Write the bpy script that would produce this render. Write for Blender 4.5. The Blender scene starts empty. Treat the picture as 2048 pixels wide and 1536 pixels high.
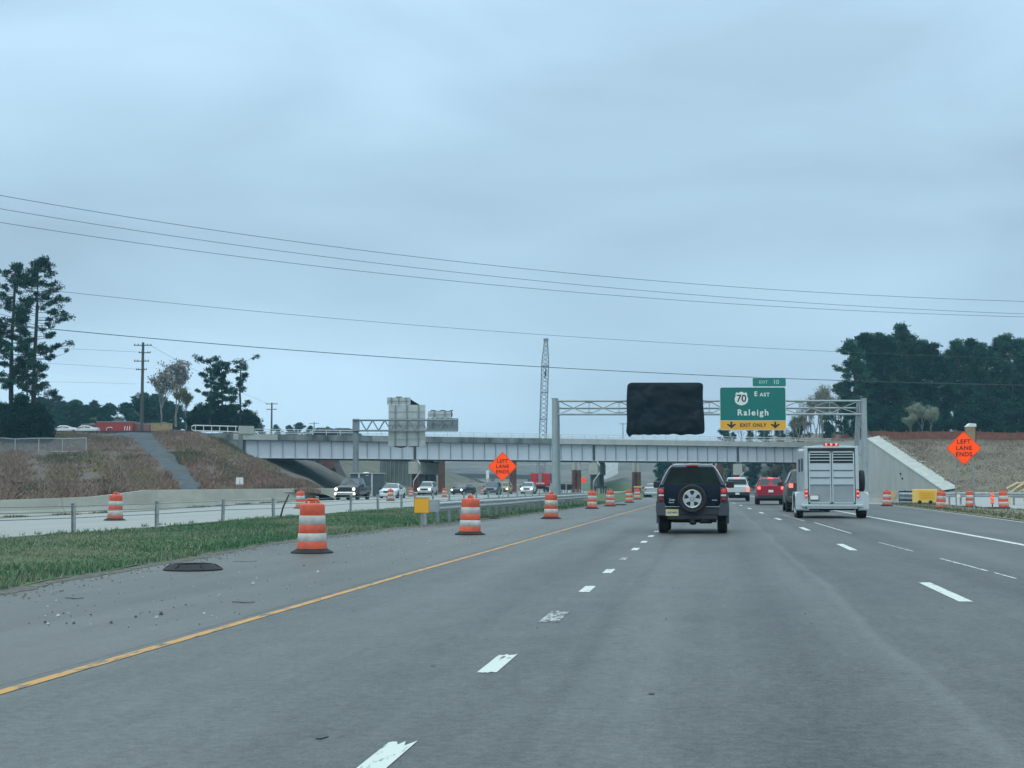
import bpy, math, random
import numpy as np
from mathutils import Vector, Matrix, noise
R = math.radians
sc = bpy.context.scene
# ------------------------------------------------------------------ camera
FPX, HOR, VPX, CAMH = 2850.0, 971.0, 1424.0, 1.242     # focal length, horizon row, road vanishing column (2048 px wide frame), eye height
PITCH = math.atan((HOR-768)/FPX)
YAW = math.atan((VPX-1024)*math.cos(PITCH)/FPX)
cd = bpy.data.cameras.new('camera'); cam = bpy.data.objects.new('camera', cd); sc.collection.objects.link(cam)
cd.sensor_width = 36; cd.lens = FPX/2048*36; cd.clip_start = 0.1; cd.clip_end = 6000
cam.location = (0, 0, CAMH); cam.rotation_euler = (math.pi/2+PITCH, 0, YAW)
sc.camera = cam
# ------------------------------------------------------------------ sky, sun, exposure
SUN_EL, SUN_AZ = 48, 200
W = bpy.data.worlds.new('World'); sc.world = W; W.use_nodes = True
def world_nodes():
    nt = W.node_tree; N = nt.nodes; L = nt.links; N.clear()
    out = N.new('ShaderNodeOutputWorld'); mix = N.new('ShaderNodeMixShader'); mix.inputs[0].default_value = 0.94
    sky = N.new('ShaderNodeTexSky'); sky.sky_type = 'NISHITA'; sky.sun_disc = False
    sky.sun_elevation = R(SUN_EL); sky.sun_rotation = R(SUN_AZ); sky.air_density = 1; sky.dust_density = 2
    b1 = N.new('ShaderNodeBackground'); b1.inputs[1].default_value = 0.09; L.new(sky.outputs[0], b1.inputs[0])
    b2 = N.new('ShaderNodeBackground'); b2.inputs[1].default_value = 1.0
    tc = N.new('ShaderNodeTexCoord'); mp = N.new('ShaderNodeMapping'); mp.inputs['Scale'].default_value = (1.6, 1.6, 5.5)
    L.new(tc.outputs['Generated'], mp.inputs[0])
    n1 = N.new('ShaderNodeTexNoise'); n1.inputs['Scale'].default_value = 1.7; n1.inputs['Detail'].default_value = 5; n1.inputs['Roughness'].default_value = .45
    n1.inputs['Distortion'].default_value = .35
    L.new(mp.outputs[0], n1.inputs[0])
    r1 = N.new('ShaderNodeValToRGB'); e = r1.color_ramp.elements
    e[0].position = .34; e[0].color = (.345, .495, .630, 1); e[1].position = .68; e[1].color = (.475, .680, .845, 1)
    m_ = r1.color_ramp.elements.new(.5); m_.color = (.400, .582, .733, 1)
    L.new(n1.outputs[0], r1.inputs[0])
    sep = N.new('ShaderNodeSeparateXYZ'); L.new(tc.outputs['Generated'], sep.inputs[0])
    # overcast sky: pale band near the horizon, a slate belt above it, bright cloud overhead
    r2 = N.new('ShaderNodeValToRGB'); r2.color_ramp.elements[0].position = 0; r2.color_ramp.elements[0].color = (.50, .495, .49, 1)
    for p, v in ((.084, .475), (.17, .395), (.23, .455), (.32, .525), (.6, 1.0)):
        q = r2.color_ramp.elements.new(p); q.color = (v, v, v, 1) if p != .6 else (1.12, .97, .84, 1)
    r2.color_ramp.elements[-1].color = (1.2, 1.04, .90, 1)
    L.new(sep.outputs[2], r2.inputs[0])
    mu = N.new('ShaderNodeMixRGB'); mu.blend_type = 'MULTIPLY'; mu.inputs[0].default_value = 1
    L.new(r1.outputs[0], mu.inputs[1]); L.new(r2.outputs[0], mu.inputs[2]); L.new(mu.outputs[0], b2.inputs[0])
    b2.inputs[1].default_value = 2.63
    L.new(b1.outputs[0], mix.inputs[1]); L.new(b2.outputs[0], mix.inputs[2]); L.new(mix.outputs[0], out.inputs[0])
world_nodes()
sl = bpy.data.lights.new('sun', 'SUN'); sl.energy = 0.7; sl.angle = R(25); sl.color = (1, .96, .9)
so = bpy.data.objects.new('sun', sl); sc.collection.objects.link(so)
a_ = R(SUN_AZ); so.rotation_euler = (R(90-SUN_EL), 0, math.pi-a_)
sc.view_settings.view_transform = 'Standard'; sc.view_settings.look = 'None'; sc.view_settings.exposure = 0; sc.view_settings.gamma = 1
# ------------------------------------------------------------------ placing helpers
_cr, _cu, _cf = [cam.rotation_euler.to_matrix() @ Vector(v) for v in ((1,0,0),(0,1,0),(0,0,-1))]
CAM = Vector((0,0,CAMH))
def U(px, py, D):                       # point at depth D seen at (px,py)
    px, py, D = float(px), float(py), float(D)
    return CAM + D*(_cf + (px-1024)/FPX*_cr - (py-768)/FPX*_cu)
def G(px, py, z=0.0):                   # point on the level z
    d = U(px, py, 1)-CAM
    return CAM + d*((z-CAMH)/d.z)
def H(px, D, z=0.0):                    # point at level z in column px at depth D
    p = U(px, 768, 1)-CAM; h = Vector((p.x, p.y, 0))
    # solve depth: (h*k + (z-CAMH)).cf = D ; column kept by horizontal direction (no roll)
    py = 768 + FPX*0
    lo = U(px, HOR, 1)-CAM
    best = None
    y0, y1 = -3000.0, 5000.0
    for _ in range(50):
        m = (y0+y1)/2
        if (U(px, m, D)).z > z: y0 = m
        else: y1 = m
    return U(px, (y0+y1)/2, D)
# ------------------------------------------------------------------ materials
MATS = {}
def mat(name, col, rough=.7, metal=0, var=.12, scale=3, col2=None, bump=0, bscale=40, emit=None, estr=0, stretch=None, coord='Object', detail=6, rnd=0, spec=None, trans=0):
    if name in MATS: return MATS[name]
    m = bpy.data.materials.new(name); m.use_nodes = True; nt = m.node_tree; N = nt.nodes; L = nt.links
    p = N['Principled BSDF']; p.inputs['Roughness'].default_value = rough; p.inputs['Metallic'].default_value = metal
    if spec is not None: p.inputs['Specular IOR Level'].default_value = spec
    c2 = col2 or tuple(min(1, c*(1+var*1.3)) for c in col); c1 = tuple(c*(1-var) for c in col) if not col2 else col
    tc = N.new('ShaderNodeTexCoord'); mp = N.new('ShaderNodeMapping'); L.new(tc.outputs[coord], mp.inputs[0])
    if stretch: mp.inputs['Scale'].default_value = stretch
    nz = N.new('ShaderNodeTexNoise'); nz.inputs['Scale'].default_value = scale; nz.inputs['Detail'].default_value = detail; nz.inputs['Roughness'].default_value = .62
    L.new(mp.outputs[0], nz.inputs[0])
    r = N.new('ShaderNodeValToRGB'); r.color_ramp.elements[0].position = .32; r.color_ramp.elements[1].position = .68
    r.color_ramp.elements[0].color = (*c1, 1); r.color_ramp.elements[1].color = (*c2, 1); L.new(nz.outputs[0], r.inputs[0])
    src = r.outputs[0]
    if rnd:
        oi = N.new('ShaderNodeObjectInfo'); hs = N.new('ShaderNodeHueSaturation'); mr = N.new('ShaderNodeMapRange')
        mr.inputs[3].default_value = 1-rnd; mr.inputs[4].default_value = 1+rnd; L.new(oi.outputs['Random'], mr.inputs[0])
        L.new(mr.outputs[0], hs.inputs['Value']); L.new(src, hs.inputs['Color']); src = hs.outputs[0]
    L.new(src, p.inputs['Base Color'])
    if bump:
        n2 = N.new('ShaderNodeTexNoise'); n2.inputs['Scale'].default_value = bscale; n2.inputs['Detail'].default_value = 4; L.new(mp.outputs[0], n2.inputs[0])
        b = N.new('ShaderNodeBump'); b.inputs['Strength'].default_value = bump; b.inputs['Distance'].default_value = .05
        L.new(n2.outputs[0], b.inputs['Height']); L.new(b.outputs[0], p.inputs['Normal'])
    if emit: p.inputs['Emission Color'].default_value = (*emit, 1); p.inputs['Emission Strength'].default_value = estr
    MATS[name] = m; return m
def asphalt(name, lo, hi, tracks=(), wear=.5, fine=.35):
    """aged road surface: blotches, aggregate grain, paler or darker wheel paths running along the road, seams and cracks"""
    if name in MATS: return MATS[name]
    m = bpy.data.materials.new(name); m.use_nodes = True; nt = m.node_tree; N = nt.nodes; L = nt.links
    p = N['Principled BSDF']; p.inputs['Roughness'].default_value = .52; p.inputs['Specular IOR Level'].default_value = .38
    tc = N.new('ShaderNodeTexCoord')
    def nz(sc_, det, st=(1,1,1), rough=.6):
        mp = N.new('ShaderNodeMapping'); mp.inputs['Scale'].default_value = st; L.new(tc.outputs['Object'], mp.inputs[0])
        n = N.new('ShaderNodeTexNoise'); n.inputs['Scale'].default_value = sc_; n.inputs['Detail'].default_value = det; n.inputs['Roughness'].default_value = rough
        L.new(mp.outputs[0], n.inputs[0]); return n.outputs[0]
    def mth(op, a, b=None, c=None):
        q = N.new('ShaderNodeMath'); q.operation = op
        for i, v in enumerate((a, b, c)):
            if v is None: continue
            if isinstance(v, (int, float)): q.inputs[i].default_value = v
            else: L.new(v, q.inputs[i])
        return q.outputs[0]
    big = nz(.22, 5, (1, .35, 1)); lon = nz(1.1, 4, (1, .03, 1)); gr = nz(55, 3); gr2 = nz(14, 4)
    v = mth('MULTIPLY', mth('SUBTRACT', big, .5), wear)
    v = mth('ADD', v, mth('MULTIPLY', mth('SUBTRACT', lon, .5), wear*.8))
    v = mth('ADD', v, mth('MULTIPLY', mth('SUBTRACT', gr, .5), fine))
    v = mth('ADD', v, mth('MULTIPLY', mth('SUBTRACT', gr2, .5), fine*.9))
    v = mth('ADD', v, mth('MULTIPLY', mth('SUBTRACT', nz(3.2, 6, (1, .45, 1), .72), .5), fine*.6))
    sx = N.new('ShaderNodeSeparateXYZ'); L.new(tc.outputs['Object'], sx.inputs[0])
    wob = mth('MULTIPLY', mth('SUBTRACT', nz(.12, 2), .5), .5)
    xx = mth('ADD', sx.outputs[0], wob)
    for x0, wd, amp in tracks:          # soft-edged longitudinal band
        q = mth('SUBTRACT', 1, mth('DIVIDE', mth('ABSOLUTE', mth('SUBTRACT', xx, x0)), wd)); q = mth('MAXIMUM', q, 0)
        v = mth('ADD', v, mth('MULTIPLY', q, amp))
    if tracks and len(tracks) > 4: v = mth('SUBTRACT', v, mth('MULTIPLY', mth('GREATER_THAN', xx, 1.42), .10))
    # tar-dark cracks
    vo = N.new('ShaderNodeTexVoronoi'); vo.feature = 'DISTANCE_TO_EDGE'; mp = N.new('ShaderNodeMapping'); mp.inputs['Scale'].default_value = (.33, .07, 1)
    add = N.new('ShaderNodeVectorMath'); add.operation = 'ADD'; L.new(tc.outputs['Object'], add.inputs[0])
    nn = N.new('ShaderNodeTexNoise'); nn.inputs['Scale'].default_value = 1.2; nn.inputs['Detail'].default_value = 5; L.new(tc.outputs['Object'], nn.inputs[0])
    L.new(nn.outputs[1], add.inputs[1]); L.new(add.outputs[0], mp.inputs[0]); L.new(mp.outputs[0], vo.inputs[0]); vo.inputs['Scale'].default_value = 1
    ck = mth('LESS_THAN', vo.outputs[0], .0035); msk = mth('GREATER_THAN', nz(.15, 3), .53)
    v = mth('SUBTRACT', v, mth('MULTIPLY', mth('MULTIPLY', ck, msk), .12))
    # stains
    st = mth('GREATER_THAN', nz(.9, 4, (1, .5, 1), .7), .74); v = mth('SUBTRACT', v, mth('MULTIPLY', st, .10))
    mix = N.new('ShaderNodeMixRGB'); L.new(mth('ADD', v, .5), mix.inputs[0]); mix.inputs[1].default_value = (*lo, 1); mix.inputs[2].default_value = (*hi, 1)
    mix.use_clamp = True
    L.new(mix.outputs[0], p.inputs['Base Color'])
    b = N.new('ShaderNodeBump'); b.inputs['Strength'].default_value = .6; b.inputs['Distance'].default_value = .012; L.new(gr, b.inputs['Height']); L.new(b.outputs[0], p.inputs['Normal'])
    MATS[name] = m; return m
def worn_paint(name, col, cover=.62, scale=9):
    """road paint broken away in patches"""
    if name in MATS: return MATS[name]
    m = bpy.data.materials.new(name); m.use_nodes = True; nt = m.node_tree; N = nt.nodes; L = nt.links
    p = N['Principled BSDF']; p.inputs['Roughness'].default_value = .6
    tc = N.new('ShaderNodeTexCoord'); mp = N.new('ShaderNodeMapping'); mp.inputs['Scale'].default_value = (1.6, .35, 1); L.new(tc.outputs['Object'], mp.inputs[0])
    n = N.new('ShaderNodeTexNoise'); n.inputs['Scale'].default_value = scale; n.inputs['Detail'].default_value = 8; n.inputs['Roughness'].default_value = .7; L.new(mp.outputs[0], n.inputs[0])
    r = N.new('ShaderNodeValToRGB'); r.color_ramp.elements[0].position = 1-cover-.03; r.color_ramp.elements[1].position = 1-cover+.06
    r.color_ramp.elements[0].color = (.10, .102, .10, 1); r.color_ramp.elements[1].color = (*col, 1); L.new(n.outputs[0], r.inputs[0]); L.new(r.outputs[0], p.inputs['Base Color'])
    MATS[name] = m; return m
# ------------------------------------------------------------------ mesh builder
class MB:
    def __init__(s): s.v = []; s.f = []; s.m = []
    def add(s, vs, fs, mi=0):
        o = len(s.v); s.v += [tuple(v) for v in vs]; s.f += [tuple(i+o for i in f) for f in fs]; s.m += [mi]*len(fs); return s
    def hexa(s, p, mi=0):
        return s.add(p, [(0,3,2,1),(4,5,6,7),(0,1,5,4),(1,2,6,5),(2,3,7,6),(3,0,4,7)], mi)
    def box(s, c, d, mi=0, rot=None):
        h = [x/2 for x in d]; ps = [Vector((sx*h[0], sy*h[1], sz*h[2])) for sz in (-1,1) for sx, sy in ((-1,-1),(1,-1),(1,1),(-1,1))]
        if rot is not None: ps = [rot @ p for p in ps]
        return s.hexa([p+Vector(c) for p in ps], mi)
    def tube(s, a, b, r0, r1=None, n=8, mi=0, cap=True):
        a = Vector(a); b = Vector(b); r1 = r0 if r1 is None else r1; d = (b-a)
        if d.length < 1e-6: return s
        q = d.to_track_quat('Z', 'Y'); vs = []
        for c, r in ((a, r0), (b, r1)):
            for i in range(n):
                t = 2*math.pi*i/n; vs.append(c + q @ Vector((r*math.cos(t), r*math.sin(t), 0)))
        fs = [(i, (i+1)%n, n+(i+1)%n, n+i) for i in range(n)]
        if cap: fs += [tuple(range(n-1,-1,-1)), tuple(range(n, 2*n))]
        return s.add(vs, fs, mi)
    def path(s, pts, rs, n=8, mi=0):
        pts = [Vector(p) for p in pts]
        if isinstance(rs, (int, float)): rs = [rs]*len(pts)
        vs = []
        for k, p in enumerate(pts):
            d = (pts[min(k+1, len(pts)-1)]-pts[max(k-1, 0)]); q = d.to_track_quat('Z', 'Y')
            for i in range(n):
                t = 2*math.pi*i/n; vs.append(p + q @ Vector((rs[k]*math.cos(t), rs[k]*math.sin(t), 0)))
        fs = []
        for k in range(len(pts)-1):
            for i in range(n): fs.append((k*n+i, k*n+(i+1)%n, (k+1)*n+(i+1)%n, (k+1)*n+i))
        fs += [tuple(range(n-1,-1,-1)), tuple((len(pts)-1)*n+i for i in range(n))]
        return s.add(vs, fs, mi)
    def prism(s, pts, ext, mi=0):
        ext = Vector(ext); n = len(pts); vs = [Vector(p) for p in pts]+[Vector(p)+ext for p in pts]
        return s.add(vs, [tuple(range(n-1,-1,-1)), tuple(range(n, 2*n))]+[(i, (i+1)%n, n+(i+1)%n, n+i) for i in range(n)], mi)
    def lathe(s, prof, c=(0,0,0), n=24, axis='z', mi=0, close=False):
        vs = []
        for r, z in prof:
            for i in range(n):
                t = 2*math.pi*i/n; x, y = r*math.cos(t), r*math.sin(t)
                p = (x, y, z) if axis == 'z' else ((z, x, y) if axis == 'x' else (y, z, x))
                vs.append(Vector(p)+Vector(c))
        fs = [(k*n+i, k*n+(i+1)%n, (k+1)*n+(i+1)%n, (k+1)*n+i) for k in range(len(prof)-1) for i in range(n)]
        if close: fs += [tuple(range(n-1,-1,-1)), tuple((len(prof)-1)*n+i for i in range(n))]
        return s.add(vs, fs, mi)
    def grid(s, rows, mi=0):
        nc = len(rows[0]); vs = [p for r in rows for p in r]
        return s.add(vs, [(k*nc+i, k*nc+i+1, (k+1)*nc+i+1, (k+1)*nc+i) for k in range(len(rows)-1) for i in range(nc-1)], mi)
    def loft(s, rings, mi=0, cap=True):
        n = len(rings[0]); vs = [p for r in rings for p in r]
        fs = [(k*n+i, k*n+(i+1)%n, (k+1)*n+(i+1)%n, (k+1)*n+i) for k in range(len(rings)-1) for i in range(n)]
        if cap: fs += [tuple(range(n-1,-1,-1)), tuple((len(rings)-1)*n+i for i in range(n))]
        return s.add(vs, fs, mi)
    def build(s, name, mats, parent=None, smooth=None, bevel=0, label=None):
        me = bpy.data.meshes.new(name); me.from_pydata(s.v, [], s.f)
        if not isinstance(mats, (list, tuple)): mats = [mats]
        for m in mats: me.materials.append(m)
        if len(mats) > 1: me.polygons.foreach_set('material_index', s.m)
        me.update()
        import bmesh
        if len(s.f) < 60000:
            bm = bmesh.new(); bm.from_mesh(me); bmesh.ops.recalc_face_normals(bm, faces=bm.faces); bm.to_mesh(me); bm.free()
        if smooth is not None:
            me.shade_smooth(); me.set_sharp_from_angle(angle=R(smooth))
        o = bpy.data.objects.new(name, me); sc.collection.objects.link(o)
        if parent: o.parent = parent
        if bevel:
            b = o.modifiers.new('bevel', 'BEVEL'); b.width = bevel; b.segments = 2; b.limit_method = 'ANGLE'; b.angle_limit = R(35)
        if label: o['label'] = label
        return o
def tag(o, label=None, cat=None, group=None, kind=None):
    if label: o['label'] = label
    if cat: o['category'] = cat
    if group: o['group'] = group
    if kind: o['kind'] = kind
    return o
def thing(name, label, cat, loc=(0,0,0), rz=0, group=None):
    o = bpy.data.objects.new(name, None); sc.collection.objects.link(o); o.location = loc; o.rotation_euler = (0,0,rz); o.empty_display_size = .2
    return tag(o, label, cat, group)
def copy_tree(o, parent=None):
    c = o.copy(); sc.collection.objects.link(c); c.parent = parent
    for ch in list(o.children): copy_tree(ch, c)
    return c
def dup(o, loc, rz=0, label=None, s=None):
    c = copy_tree(o); c.location = loc; c.rotation_euler = (0,0,rz)
    if label: c['label'] = label
    if s: c.scale = s if isinstance(s, (tuple, list)) else (s,s,s)
    return c
def text_mb(txt, size, M, mb=None, mi=0, off=.0, ext=.004, spacing=1.0):
    """lettering in the local xz-plane; M places it (x right, y up, z towards the reader)"""
    cu = bpy.data.curves.new('t', 'FONT'); cu.body = txt; cu.size = size; cu.align_x = 'CENTER'; cu.align_y = 'CENTER'; cu.offset = off; cu.extrude = ext; cu.space_character = spacing; cu.resolution_u = 4
    o = bpy.data.objects.new('t', cu); sc.collection.objects.link(o)
    dg = bpy.context.evaluated_depsgraph_get(); me = bpy.data.meshes.new_from_object(o.evaluated_get(dg))
    mb = mb or MB(); mb.add([M @ v.co for v in me.vertices], [tuple(p.vertices) for p in me.polygons], mi)
    bpy.data.objects.remove(o); bpy.data.meshes.remove(me); return mb
# shared paints
white_paint = mat('white_paint', (.72,.74,.72), .45); galv = mat('galvanised_steel', (.42,.45,.45), .45, .55, var=.18, scale=6)
galv_d = mat('weathered_galvanised_steel', (.25,.29,.31), .55, .4, var=.2, scale=4)
black_rub = mat('black_rubber', (.013,.014,.016), .8, var=.3, scale=8); black_pl = mat('black_plastic', (.02,.022,.026), .5)
glass = mat('tinted_glass', (.012,.018,.022), .08, 0, var=.2, scale=2, spec=.8)
glass_c = mat('windscreen_glass', (.05,.075,.085), .06, 0, var=.2, scale=2, spec=.9)
chrome = mat('alloy', (.55,.57,.58), .3, .8, var=.1); dark_under = mat('underbody', (.012,.013,.015), .8)
red_lens = mat('red_lens', (.30,.012,.018), .25); red_lit = mat('lit_brake_light', (.8,.05,.04), .3, emit=(1,.10,.07), estr=3)
amber_lit = mat('lit_turn_light', (.9,.3,.08), .3, emit=(1,.32,.10), estr=5)
head_lit = mat('lit_headlight', (1,1,.95), .3, emit=(1,.97,.88), estr=9); head_warm = mat('lit_warm_headlight', (1,.9,.7), .3, emit=(1,.82,.52), estr=9)
clear_lens = mat('clear_lens', (.5,.52,.52), .2)
conc = mat('pale_concrete', (.36,.37,.34), .85, var=.14, scale=.7, bump=.2); conc_d = mat('stained_concrete', (.135,.15,.15), .9, var=.6, scale=.55, bump=.3, stretch=(1,1,.5))
conc_n = mat('new_concrete', (.40,.41,.39), .85, var=.10, scale=.35, bump=.1, stretch=(2,2,.4)); conc_w = mat('white_concrete', (.38,.40,.37), .8, var=.12, scale=1.5)
orange_pl = mat('orange_drum_plastic', (.42,.07,.035), .45, col2=(.74,.10,.03), scale=3.5, rnd=.10, detail=9); refl_w = mat('white_reflective_sheet', (.36,.36,.34), .4, col2=(.60,.60,.57), scale=4, rnd=.08, detail=9)
orange_sign = mat('orange_sign_sheet', (1,.085,.012), .6, var=.02, scale=2, emit=(1,.07,.008), estr=.42, spec=.1); black_ink = mat('black_ink', (.02,.02,.02), .6)  # orange sheet has a glow added to its colour; no lamp behind it
rust = mat('rusty_steel', (.11,.045,.035), .9, var=.5, scale=1.2, stretch=(1,1,.4)); rail_w = mat('pale_railing', (.60,.63,.62), .5, .1)
bark = mat('bark', (.05,.045,.04), .95, var=.4, scale=4, stretch=(1,1,.2)); bark_g = mat('grey_bark', (.17,.15,.135), .95, var=.3, scale=3)
# ------------------------------------------------------------------ ground and roads
def strip(name, x0, x1, y0, y1, z, m, kind='structure', segs=60):
    mb = MB(); rows = []
    for k in range(segs+1):
        y = y0+(y1-y0)*(k/segs)**1.6
        rows.append([(x(y) if callable(x) else x, y, z) for x in (x0, x1)])
    mb.grid(rows); o = mb.build(name, m); tag(o, kind=kind); return o
g = MB(); g.grid([[(-2600,-300,-.05),(2600,-300,-.05)],[(-2600,3400,-.05),(2600,3400,-.05)]]); earth = mat('brown_earth', (.10,.10,.07), .95, col2=(.17,.155,.11), scale=.08, bump=.3, bscale=3)
tag(g.build('ground', earth), kind='structure')
def xedge(y):                                        # left edge of our carriageway
    return float(np.interp(y, [0,15.7,20,26.7,32,44,55,85,140], [-8.0,-8.22,-8.57,-9.13,-9.3,-8.86,-8.18,-7.32,-6.8])) + .06*math.sin(y*.6) + .05*math.sin(y*1.7)
road_m = asphalt('aged_asphalt', (.012,.015,.015), (.150,.158,.152),
    tracks=[(-.45,.5,.13),(.6,.5,-.17),(-3.1,.9,.12),(-2.1,.35,-.10),(3.6,.5,-.09),(4.8,.7,.12),(5.9,.5,-.10),(1.36,.10,.14),(2.1,.5,.06),(-.95,.12,-.12)], wear=.80, fine=.95)
shoulder_m = asphalt('gritty_shoulder', (.030,.034,.033), (.170,.175,.163), wear=.8, fine=.55)
conc_road = asphalt('concrete_carriageway', (.19,.20,.185), (.37,.38,.345), tracks=[(-19,.8,-.12),(-21,.8,-.12)], wear=.45, fine=.2)
road = strip('road', -4.40, lambda y: float(np.interp(y, [0,20,50,75,100], [10.2,10.3,10.62,11.15,11.6])), -12, 700, 0, road_m, segs=90)
strip('shoulder', xedge, -4.40, -12, 700, 0.001, shoulder_m, segs=300)
def barx(y):                                        # face of the concrete barrier on the far side of the oncoming road
    return float(np.interp(y, [0,52,58,65,79.5,96.6,108,130,230,600], [-27.4,-27.45,-27.35,-27.8,-29.4,-31.4,-32.1,-34.6,-38,-46]))
opp = strip('oncoming_road', lambda y: barx(y)+.1, lambda y: -16.0, -12, 620, 0.002, conc_road, segs=120)
lines_w = worn_paint('worn_white_paint', (.56,.61,.56), .62); lines_w2 = worn_paint('thin_white_paint', (.60,.64,.61), .56, 14)
lines_y = worn_paint('worn_yellow_paint', (.50,.26,.06), .57, 7)
def mark(name, quads, m, jag=0):
    mb = MB()
    for (x0, x1, y0, y1, dx) in quads:
        if jag:
            rnd = random.Random(int(y0*7)); n = 7
            a = [(x0+(x1-x0)*i/n, y0+rnd.uniform(-jag, jag)*(.5 if i in (0, n) else 1), .004) for i in range(n+1)]
            b = [(x0+dx+(x1-x0)*i/n, y1+rnd.uniform(-jag, jag)*(1.6 if i%2 else 1), .004) for i in range(n, -1, -1)]
            mb.add(a+b, [tuple(range(2*n+2))])
        else: mb.add([(x0,y0,.004),(x1,y0,.004),(x1+dx,y1,.004),(x0+dx,y1,.004)], [(0,1,2,3)])
    o = mb.build(name, m); return tag(o, kind='structure')
# dotted line of short dashes between the left lanes
xq = lambda X_, Y_: (lambda y: float(np.interp(y, Y_, X_)))
q = []; k = 0; y = 5.85
while y < 95:
    if k not in (2, 5): q.append((-1.56, -1.43, y, y+1.0, 0))
    y += 3.62; k += 1
mark('dotted_lane_line', q, lines_w, .05)
mark('faded_lane_dash', [(-1.58,-1.40,13.0,14.1,0),(-1.56,-1.44,23.9,24.8,0)], worn_paint('nearly_gone_paint', (.42,.45,.44), .50, 13), .08)
q = []; y = 15.9; fx = xq([2.68,2.68,2.61,2.4,2.14,1.6,-3], [0,30,43,55,71,100,300])
while y < 420: q.append((fx(y)-.075, fx(y)+.075, y, y+3.05, fx(y+3.05)-fx(y))); y += 12.2
mark('broken_lane_line', q, lines_w)
q = []; y = -10; fy = xq([-4.25,-4.25,-4.02,-3.74,-3.4], [0,20,52,87,300])
while y < 300: q.append((fy(y)-.048, fy(y)+.048, y, y+2, fy(y+2)-fy(y))); y += 2
mark('yellow_edge_line', q, lines_y)
q = []; y = -10; fr_ = xq([6.45,6.45,6.17,5.9,3], [0,31,59,90,260])
while y < 260: q.append((fr_(y)-.09, fr_(y)+.09, y, y+4, fr_(y+4)-fr_(y))); y += 4
mark('right_edge_line', q, lines_w)
q = []; y = 20; fo = xq([10.1,10.15,10.4,10.95,11.4], [0,20,50,75,110])
while y < 110: q.append((fo(y)-.05, fo(y)+.05, y, y+4, fo(y+4)-fo(y))); y += 4
mark('pavement_edge_line', q, lines_w)
mark('old_lane_line', [(3.99,4.03,19.9,21.2,-.04),(3.93,3.98,21.6,25.2,-.12),(3.73,3.77,27.8,32.1,-.15),(3.53,3.59,38,49,-.17),(3.17,3.22,51,61,-.24)], lines_w2)
seam = mat('tar_seam', (.10,.105,.105), .6, var=.25, scale=4)
def seamline(name, pts, w, m=seam):
    mb = MB(); L_ = []; Rr = []
    rnd = random.Random(len(pts)); P = []
    for (x0, y0), (x1, y1) in zip(pts, pts[1:]):
        n = max(2, int(abs(y1-y0)/.5)+int(abs(x1-x0)/.15))
        for i in range(n): P.append((x0+(x1-x0)*i/n+rnd.uniform(-.015,.015), y0+(y1-y0)*i/n+rnd.uniform(-.03,.03)))
    for i, (x, y) in enumerate(P):
        a = P[min(i+1, len(P)-1)]; b = P[max(i-1, 0)]; d = Vector((a[0]-b[0], a[1]-b[1])).normalized(); nn = Vector((-d.y, d.x)); ww = w*rnd.uniform(.5, 1.2)
        L_.append((x+nn.x*ww, y+nn.y*ww, .0035)); Rr.append((x-nn.x*ww, y-nn.y*ww, .0035))
    mb.grid([L_, Rr]); return tag(mb.build(name, m), kind='structure')
seamline('pavement_crack', [(.2,13.8),(.7,14.4),(1.2,14.1),(1.8,14.5)], .0035)
# ------------------------------------------------------------------ grass median
med_m = mat('median_soil', (.035,.085,.025), .95, col2=(.09,.13,.05), scale=.5, bump=.4, bscale=8)
def medz(x, y): 
    t = max(0, min(1, (x+16.1)/(16.1+xedge(y)))); return .02+.10*math.sin(t*math.pi)*(1+.4*math.sin(y*.3))+.02*noise.noise(Vector((x*.8, y*.8, 0)))
mb = MB(); rows = []
ys = [-5+ i*.8 for i in range(150)]+[115+i*5 for i in range(60)]
for y in ys:
    xr = xedge(y); xl = -16.1
    rows.append([(xl+(xr-xl)*i/12, y, medz(xl+(xr-xl)*i/12, y)+.006) for i in range(13)])
mb.grid(rows); tag(mb.build('grass_verge', med_m, smooth=60), kind='structure')
def tuft_field(name, P, hgt, wid, mats, seed=1, lean=.35, kindcol=None):
    """P: (n,3) roots; one thin blade per root, varied in height, lean and colour"""
    rs = np.random.RandomState(seed); n = len(P); P = np.asarray(P, float)
    h = (hgt*rs.uniform(.5, 1.4, n))[:, None] if np.isscalar(hgt) else (hgt*rs.uniform(.6, 1.3, n))[:, None]
    w = (np.ones(n)*wid*rs.uniform(.6, 1.3, n))[:, None]; t = rs.uniform(0, 2*np.pi, n); d = np.stack([np.cos(t), np.sin(t), np.zeros(n)], 1)
    t2 = rs.uniform(0, 2*np.pi, n); l = np.stack([np.cos(t2), np.sin(t2), np.zeros(n)], 1)*h*lean*rs.uniform(0, 1.6, n)[:, None]
    V = np.empty((n, 3, 3)); V[:, 0] = P-d*w; V[:, 1] = P+d*w; V[:, 2] = P+l+np.array([0,0,1])*h
    me = bpy.data.meshes.new(name); me.vertices.add(3*n); me.vertices.foreach_set('co', V.reshape(-1)); me.loops.add(3*n); me.polygons.add(n)
    me.loops.foreach_set('vertex_index', np.arange(3*n, dtype=np.int32)); me.polygons.foreach_set('loop_start', np.arange(0, 3*n, 3, dtype=np.int32))
    for m in mats: me.materials.append(m)
    mi = rs.randint(0, len(mats), n) if kindcol is None else kindcol
    me.polygons.foreach_set('material_index', mi.astype(np.int32)); me.update(); me.validate()
    o = bpy.data.objects.new(name, me); sc.collection.objects.link(o); return o
gr1 = mat('spring_grass', (.065,.155,.070), .8, col2=(.13,.225,.115), scale=.7, spec=.2); gr2 = mat('deep_grass', (.035,.105,.055), .85, col2=(.065,.15,.075), scale=1, spec=.2)
gr3 = mat('straw', (.25,.26,.18), .9, col2=(.18,.21,.14), scale=1.5, spec=.1)
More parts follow.
